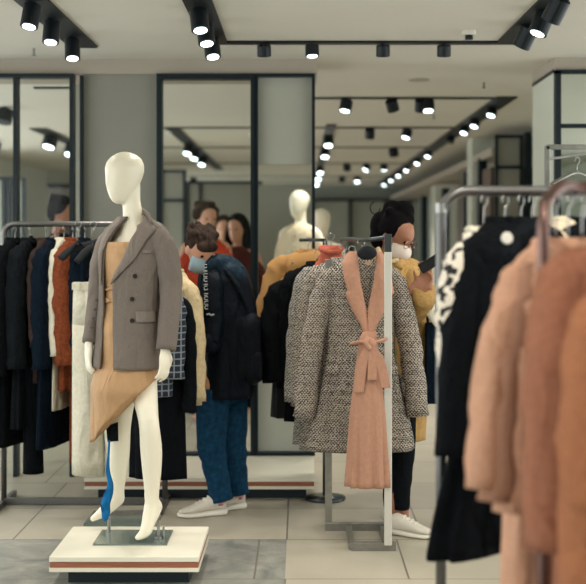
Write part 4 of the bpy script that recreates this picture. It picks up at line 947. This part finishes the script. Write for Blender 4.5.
mb = MB(); mb.tube([P(366+5*cos(a)+9, 208+6*sin(a), dw+.03) for a in [2*pi*i/14 for i in range(11)]], .0022, 6).build('loose_curl', 'hair_black', wm, smooth=True)
TW_ = Matrix.Translation((0, dw, 0)) @ Matrix.Rotation(rad(35), 4, 'Z'); Ti = TW_.inverted()
def wrows(rows, Ti, d):
    out = []
    for py, px, w_, d_ in rows:
        v = Ti @ P(px, py, d); out.append((v.z, w_, d_, v.x, v.y))
    return out
wc = Surf(wrows([(254, 391, .06, .055), (262, 399, .12, .085), (270, 401, .165, .10), (290, 403, .18, .12), (340, 401, .175, .13), (390, 397, .165, .13), (440, 394, .16, .13)], Ti, dw), TW_, fold=.05, k=6, seed=9)
wc.closed(n=56, m=30).build('coat', 'mustard', wm, smooth=True)
MB().tube(smooth_path([P(377, 262, dw-.05), P(376, 250, dw+.03), P(388, 248, dw+.08), P(400, 256, dw-.03), P(398, 268, dw-.12)], 4), .024, 10, .8).build('coat_collar', 'mustard', wm, smooth=True)
MB().tube(smooth_path([P(378, 248, dw-.06), P(382, 256, dw-.09), P(390, 262, dw-.11), P(398, 260, dw-.10)], 4), .012, 10).build('blouse_collar', 'beige', wm, smooth=True)
MB().tube(smooth_path([P(405, 268, dw-.02), P(413, 285, dw-.08), P(413, 312, dw-.12), P(420, 304, 6.10), P(425, 290, 6.03)], 4), smooth_vals([.05, .062, .062, .062, .058], 4), 18, 1, None, .05, 3).build('coat_sleeve', 'mustard', wm, smooth=True)
MB().tube(smooth_path([P(421, 303, 6.07), P(425.5, 288, 6.02)], 2), .066, 18).build('coat_cuff', 'mustard', wm, smooth=True)
MB().tube(smooth_path([P(380, 272, dw-.05), P(378, 300, dw-.14), P(392, 312, dw-.2), P(405, 302, 6.1)], 4), smooth_vals([.05, .058, .055, .048], 4), 16).build('coat_sleeve', 'mustard', wm, smooth=True)
for i, (px, dd) in enumerate(((392, 6.2), (402, 6.17))):
    MB().tube(smooth_path([P(px+1, 400, 6.28), P(px+1, 450, dd+.02), P(px, 480, dd), P(px-.5, 509, dd)], 4), smooth_vals([.075, .062, .050, .040], 4), 16, 1, None, .04, i).build('trouser_leg', 'black', wm, smooth=True)
shoe(wm, (XX(394, 6.12), 6.12, 0), 62, .27); shoe(wm, (XX(387, 6.3), 6.30, 0), 40, .27)
ph = thing('phone', 'dark phone held by the person in the camel coat', 'phone', P(429, 267, 5.96))
R_ = RM(10, 25, 0) @ Matrix.Rotation(rad(55), 3, 'Y'); MB().box(P(431, 263, 5.96), (.06, .009, .125), R_).build('phone_case', 'phone', ph, bevel=.004)
MB().box(P(431, 263, 5.96)+R_ @ Vector((0, .0052, 0)), (.055, .001, .115), R_).build('phone_screen', 'phone', ph)
bg = thing('handbag', 'dark handbag with a pale scarf tied on beside the camel coat', 'bag', P(432, 360, 6.2))
MB().loft([[P(426+x*14, py, 6.22+y*.09) for x, y in ((0, -1), (1, -1), (1.05, 0), (1, 1), (0, 1), (-.05, 0))] for py in (322, 328, 365, 400, 404)]).build('bag_body', 'navy', bg, bevel=.008)
MB().tube(smooth_path([P(428, 323, 6.2), P(424, 290, 6.2), P(416, 264, 6.3), P(434, 296, 6.24), P(438, 323, 6.22)], 4), .007, 8).build('bag_strap', 'black', bg, smooth=True)
MB().tube(smooth_path([P(426, 300, 6.1), P(431, 312, 6.08), P(437, 326, 6.1)], 4), smooth_vals([.012, .028, .010], 4), 10, .5).build('pale_scarf', 'white', bg, smooth=True)

# ---- man with the backpack
dm = 6.6
mn = thing('person', 'brown-haired person in a dark hooded jacket and jeans bending over the beige jackets', 'person', (XX(220, dm), dm, 0))
HM = RM(32, 34, 0); hc = P(201, 248, dm-.05)
skin = MB(); f = human_head(skin, hc, HM, 1.0)
skin.limb([hc+Vector((.01, .03, -.03)), P(210, 264, dm), P(218, 278, dm)], [.052, .054, .06])
skin.ell(P(224, 310, dm), (.12, .10, .2)); skin.ell(P(222, 370, dm), (.12, .11, .2))
skin.limb([P(222, 350, dm), P(214, 300, dm-.12), P(214, 345, dm-.16), P(199, 332, dm-.2)], [.05, .04, .035, .026]); hand(skin, P(199, 332, dm-.2), (-1, -.1, .3), (.1, .4, -1), .95, .5, 1)
skin.limb([P(213, 385, dm-.06), P(211, 440, dm-.06), P(221, 500, dm-.05)], [.085, .055, .035]); skin.limb([P(230, 385, dm+.06), P(232, 440, dm+.06), P(236, 492, dm+.06)], [.085, .055, .035])
fused(skin, 'body', 'skin', mn, .008, 4)
face_bits(mn, f, HM, 'mask_blue')
mb = MB(); mb.ell(f(0, .020, .036), (.083, .098, .086), HM, 22, 14); mb.ell(f(0, .066, -.01), (.066, .048, .06), HM); mb.ell(f(0, -.062, .050), (.064, .036, .036), HM)
for i in range(22):
    a = i*2.4; mb.ell(f(.072*cos(a), .03+.07*sin(a)*.9, .07+.03*sin(i*1.7)), (.022, .03, .016), HM, 8, 6)
fused(mb, 'hair', 'hair_brown', mn, .007, 2)
TM = Matrix.Translation((0, dm, 0)) @ Matrix.Rotation(rad(-58), 4, 'Z'); Tmi = TM.inverted()
jk = Surf(wrows([(262, 218, .07, .06), (268, 221, .13, .10), (280, 224, .17, .13), (310, 227, .19, .145), (350, 227, .19, .145), (396, 223, .185, .14)], Tmi, dm), TM, fold=.05, k=6, seed=4)
jk.closed(n=52, m=26).build('jacket', 'jacket', mn, smooth=True)
MB().tube(smooth_path([P(214, 272, dm-.10), P(213, 290, dm-.15), P(213, 330, dm-.16), P(212, 345, dm-.17), P(203, 336, dm-.2)], 4), smooth_vals([.045, .062, .06, .055, .042], 4), 18, 1, None, .05, 6).build('jacket_sleeve', 'jacket', mn, smooth=True)
mb = MB(); mb.tube(smooth_path([P(206, 270, dm-.14), P(213, 263, dm-.12), P(226, 262, dm-.08), P(240, 272, dm-.05), P(250, 292, dm-.04)], 4), smooth_vals([.02, .04, .05, .05, .03], 4), 14, .7); mb.ell(P(230, 276, dm-.10), (.09, .05, .07), RM(0, 0, 30)); mb.ell(P(221, 268, dm+.04), (.06, .07, .04)); fused(mb, 'jacket_hood', 'hood', mn, .01, 4)
MB().tube(smooth_path([P(207, 260, dm-.02), P(216, 257, dm+.02), P(226, 262, dm+.03)], 4), .024, 10).build('scarf', 'hair_brown', mn, smooth=True)
for pts, nm in (([(214, 388, dm-.06), (211.5, 440, dm-.06), (216, 470, dm-.055), (222, 500, dm-.05)], 1), ([(231, 388, dm+.06), (232, 440, dm+.06), (235, 470, dm+.06), (238, 494, dm+.06)], 2)):
    MB().tube(smooth_path([P(*p) for p in pts], 5), smooth_vals([.098, .082, .068, .062], 5), 20, 1.0, (1, 0, 0), .045, nm).build('jeans_leg', 'denim', mn, smooth=True)
MB().ell(P(222, 385, dm), (.125, .13, .12)).build('jeans_seat', 'denim', mn, smooth=True)
shoe(mn, (XX(219, 6.55), 6.55, 0), -72, .28, 'shoe', 0, 'shoe_pink'); shoe(mn, (XX(238, 6.68), 6.70, 0), -65, .28, 'shoe', 0, 'shoe_pink')
bp = thing('backpack', 'black backpack on the back of the person bending at the rack', 'backpack', P(248, 345, dm))
def rbox(cx, y0, y1, hw, d0, hd, name, m='bag', dx=0):
    rings = []
    for i in range(9):
        q = i/8; py = y0+(y1-y0)*q; e = (1-abs(2*q-1)**6)**.25; ring = []
        for j in range(24):
            a = 2*pi*j/24; ring.append(P(cx+dx*q+hw*max(.25, e)*math.copysign(abs(cos(a))**.5, cos(a)), py, d0+hd*max(.25, e)*math.copysign(abs(sin(a))**.5, sin(a))))
        rings.append(ring)
    return MB().loft(rings).build(name, m, bp, smooth=True)
rbox(246, 308, 386, 14.5, dm-.04, .15, 'pack_body', dx=1.5); rbox(253, 348, 385, 9.5, dm-.06, .13, 'front_pocket', dx=0)
MB().tube(smooth_path([P(225, 270, dm-.13), P(236, 285, dm-.16), P(243, 300, dm-.15), P(246, 314, dm-.12)], 4), .014, 8, 2).build('shoulder_strap', 'bag', bp, smooth=True)
MB().tube([P(241+3*cos(a), 306+5*sin(a), dm-.08) for a in [pi+pi*i/8 for i in range(9)]], .007, 8).build('carry_handle', 'bag', bp, smooth=True)
# pale printed lettering running down the sleeve
def sl(py, dx=0): return P(205.2+dx+(py-262)*.03, py, dm-.214)
for i in range(10):
    y = 266+i*4.6; mb = MB()
    if i in (0, 3, 7, 9): mb.tube([sl(y+1.7*sin(a), 1.9*cos(a)) for a in [rad(40+280*j/9) for j in range(10)]], .0028, 6)
    elif i in (1, 5): mb.tube([sl(y-1.7, -1.9), sl(y+1, -1.9+.4), sl(y+.2, 1.9)], .0028, 6)
    elif i in (2, 8): mb.tube([sl(y-1.7, 2), sl(y-1.2, -2), sl(y+1.7, -1.6), sl(y+1.5, 1.7)], .0028, 6)
    else: mb.tube([sl(y, -2), sl(y, 2)], .0028, 6).tube([sl(y+1.8, -1.8), sl(y+1.8, 1.2)], .0028, 6)
    mb.build('sleeve_letter', 'text', mn)
MB().tube([P(206.5, 314.6, dm-.228), P(209, 313.8, dm-.228), P(211, 315.2, dm-.228), P(214, 314.4, dm-.228)], .0042, 5).build('sleeve_small_print', 'text', mn)

# ---- figures further back
def figure(name, label, cat, loc, yaw, h, top, legs, hair=None, skinm='skin', hairstyle='short', arms='down', mask=None, jl=.62, abstract=False, head_pitch=10, vox=.012):
    s = h/1.75; R_ = RM(yaw); L = Vector(loc)
    T = lambda x, y, z: L+R_ @ (Vector((x, y, z))*s)
    t = thing(name, label, cat, loc); b = MB(); hR = RM(yaw, head_pitch)
    if abstract: abstract_head(b, T(0, -.01, 1.63), yaw, head_pitch, s)
    else: f = human_head(b, T(0, -.02, 1.63), hR, s)
    b.limb([T(0, .0, 1.60), T(0, .01, 1.47), T(0, .01, 1.38)], [.048*s, .05*s, .07*s]); b.limb([T(-.15, 0, 1.40), T(0, 0, 1.42), T(.15, 0, 1.40)], [.045*s, .06*s, .045*s])
    b.ell(T(0, 0, 1.25), (.15*s, .095*s, .2*s), R_); b.ell(T(0, 0, 1.05), (.125*s, .09*s, .18*s), R_); b.ell(T(0, 0, .92), (.155*s, .11*s, .14*s), R_)
    for sg in (-1, 1): b.limb([T(sg*.085, 0, .90), T(sg*.09, -.01, .5), T(sg*.09, .01, .1), T(sg*.09, -.1, .03)], [.085*s, .055*s, .04*s, .032*s])
    sleeves = []
    for sg in (-1, 1):
        mode = arms if isinstance(arms, str) else arms[0 if sg < 0 else 1]
        if mode == 'down': e, w_ = (sg*.23, .02, 1.13), (sg*.23, -.04, .88); hd = (0, -.1, -1)
        elif mode == 'hip': e, w_ = (sg*.27, .03, 1.13), (sg*.13, -.13, 1.10); hd = (-sg, -.3, .1)
        elif mode == 'up': e, w_ = (sg*.26, -.12, 1.22), (sg*.10, -.26, 1.48); hd = (-sg*.3, -.2, 1)
        sh = (sg*.17, 0, 1.385); b.limb([T(*sh), T(*e), T(*w_)], [.045*s, .038*s, .025*s]); hand(b, T(*w_), R_ @ Vector(hd), R_ @ Vector((-sg, -.2, 0)), s, .4, sg)
        sleeves.append((sh, e, w_))
    fused(b, 'body', skinm, t, vox, 4)
    if top:
        T4 = Matrix.Translation(L) @ Matrix.Rotation(rad(yaw), 4, 'Z')
        S_ = Surf([(z*s, w_*s, d_*s, 0, 0) for z, w_, d_ in ((1.47, .07, .065), (1.44, .12, .085), (1.40, .17, .11), (1.25, .185, .13), (1.05, .165, .125), (1.47-jl, .19, .145))], T4, fold=.05, k=6, seed=h)
        S_.closed(n=40, m=20).build('jacket', top, t, smooth=True)
        for i, (a, e, w_) in enumerate(sleeves):
            a = (a[0]*.85, a[1], a[2]-.01)
            MB().tube(smooth_path([T(*a), T(*[(a[q]*.35+e[q]*.65)*(1.02) if q == 0 else a[q]*.35+e[q]*.65 for q in range(3)]), T(*e), T(*w_)], 4), smooth_vals([.055*s, .062*s, .055*s, .042*s], 4), 16, 1, None, .05, i).build('sleeve', top, t, smooth=True)
    if legs:
        for sg in (-1, 1): MB().tube([T(sg*.085, 0, .95), T(sg*.09, -.01, .5), T(sg*.09, .01, .06)], [.105*s, .08*s, .065*s], 16).build('trouser_leg', legs, t, smooth=True)
    if not abstract:
        g_ = lambda x, y, z: f(x, y, z)
        mb = MB(); mb.ell(f(0, .024, .040), (.092*s, .100*s, .095*s), hR); mb.ell(f(0, .060, -.01), (.080*s, .06*s, .075*s), hR)
        if hairstyle == 'long':
            for sg in (-1, 0, 1): mb.limb([f(sg*.06, .03, .04), f(sg*.088, .02, -.08), f(sg*.10, .0, -.22), f(sg*.09, -.02, -.30)], [.045*s, .045*s, .05*s, .03*s])
        if hairstyle == 'curly':
            for i in range(18): a = i*2.4; mb.ell(f(.085*cos(a), .03+.06*sin(a), .05+.05*sin(i*1.3)), .032*s, None, 8, 6)
        fused(mb, 'hair', hair, t, .011, 2); face_bits(t, f, hR, mask, False, s)
    return t
figure('person', 'person with long dark hair in a red and dark top seen through the middle opening', 'person', (XX(238, 10.4), 10.4, 0), -22, 1.72, 'maroon', 'black', 'hair_black', hairstyle='long', arms=('hip', 'down'), mask=None)
figure('person', 'person with wavy brown hair behind the head of the person with the backpack', 'person', (XX(206, 10), 10, 0), 25, 1.81, 'red', 'navy', 'hair_brown', hairstyle='curly')
figure('person', 'person in a pale top standing between the two people in the middle opening', 'person', (XX(224, 12), 12, 0), 0, 1.74, 'white', 'red', 'hair_brown', hairstyle='short')
figure('person', 'person with curly black hair and raised hands seen through the left opening', 'person', (XX(60, 9.6), 9.6, 0), 80, 1.85, 'black', 'black', 'hair_black', skinm='skin2', hairstyle='curly', arms='up')
figure('mannequin', 'white mannequin in a cream knitted cardigan standing behind the glass of the grey panel', 'mannequin', (XX(300, 9.9), 9.9, .13), -40, 1.79, 'cream', None, skinm='glossw', abstract=True, arms=('down', 'hip'), jl=.72, head_pitch=0)
figure('mannequin', 'bare white mannequin whose head shows right of the black post', 'mannequin', (XX(321, 10.4), 10.4, .0), 20, 1.78, None, None, skinm='glossw', abstract=True, head_pitch=0)
tag(MB().bx(XX(302, 9.9)-.3, XX(302, 9.9)+.3, 9.6, 10.2, 0, .13).build('display_plinth', 'cream_lam', bevel=.003), 'cream plinth under the mannequin in the knitted cardigan, hidden from view', 'plinth')
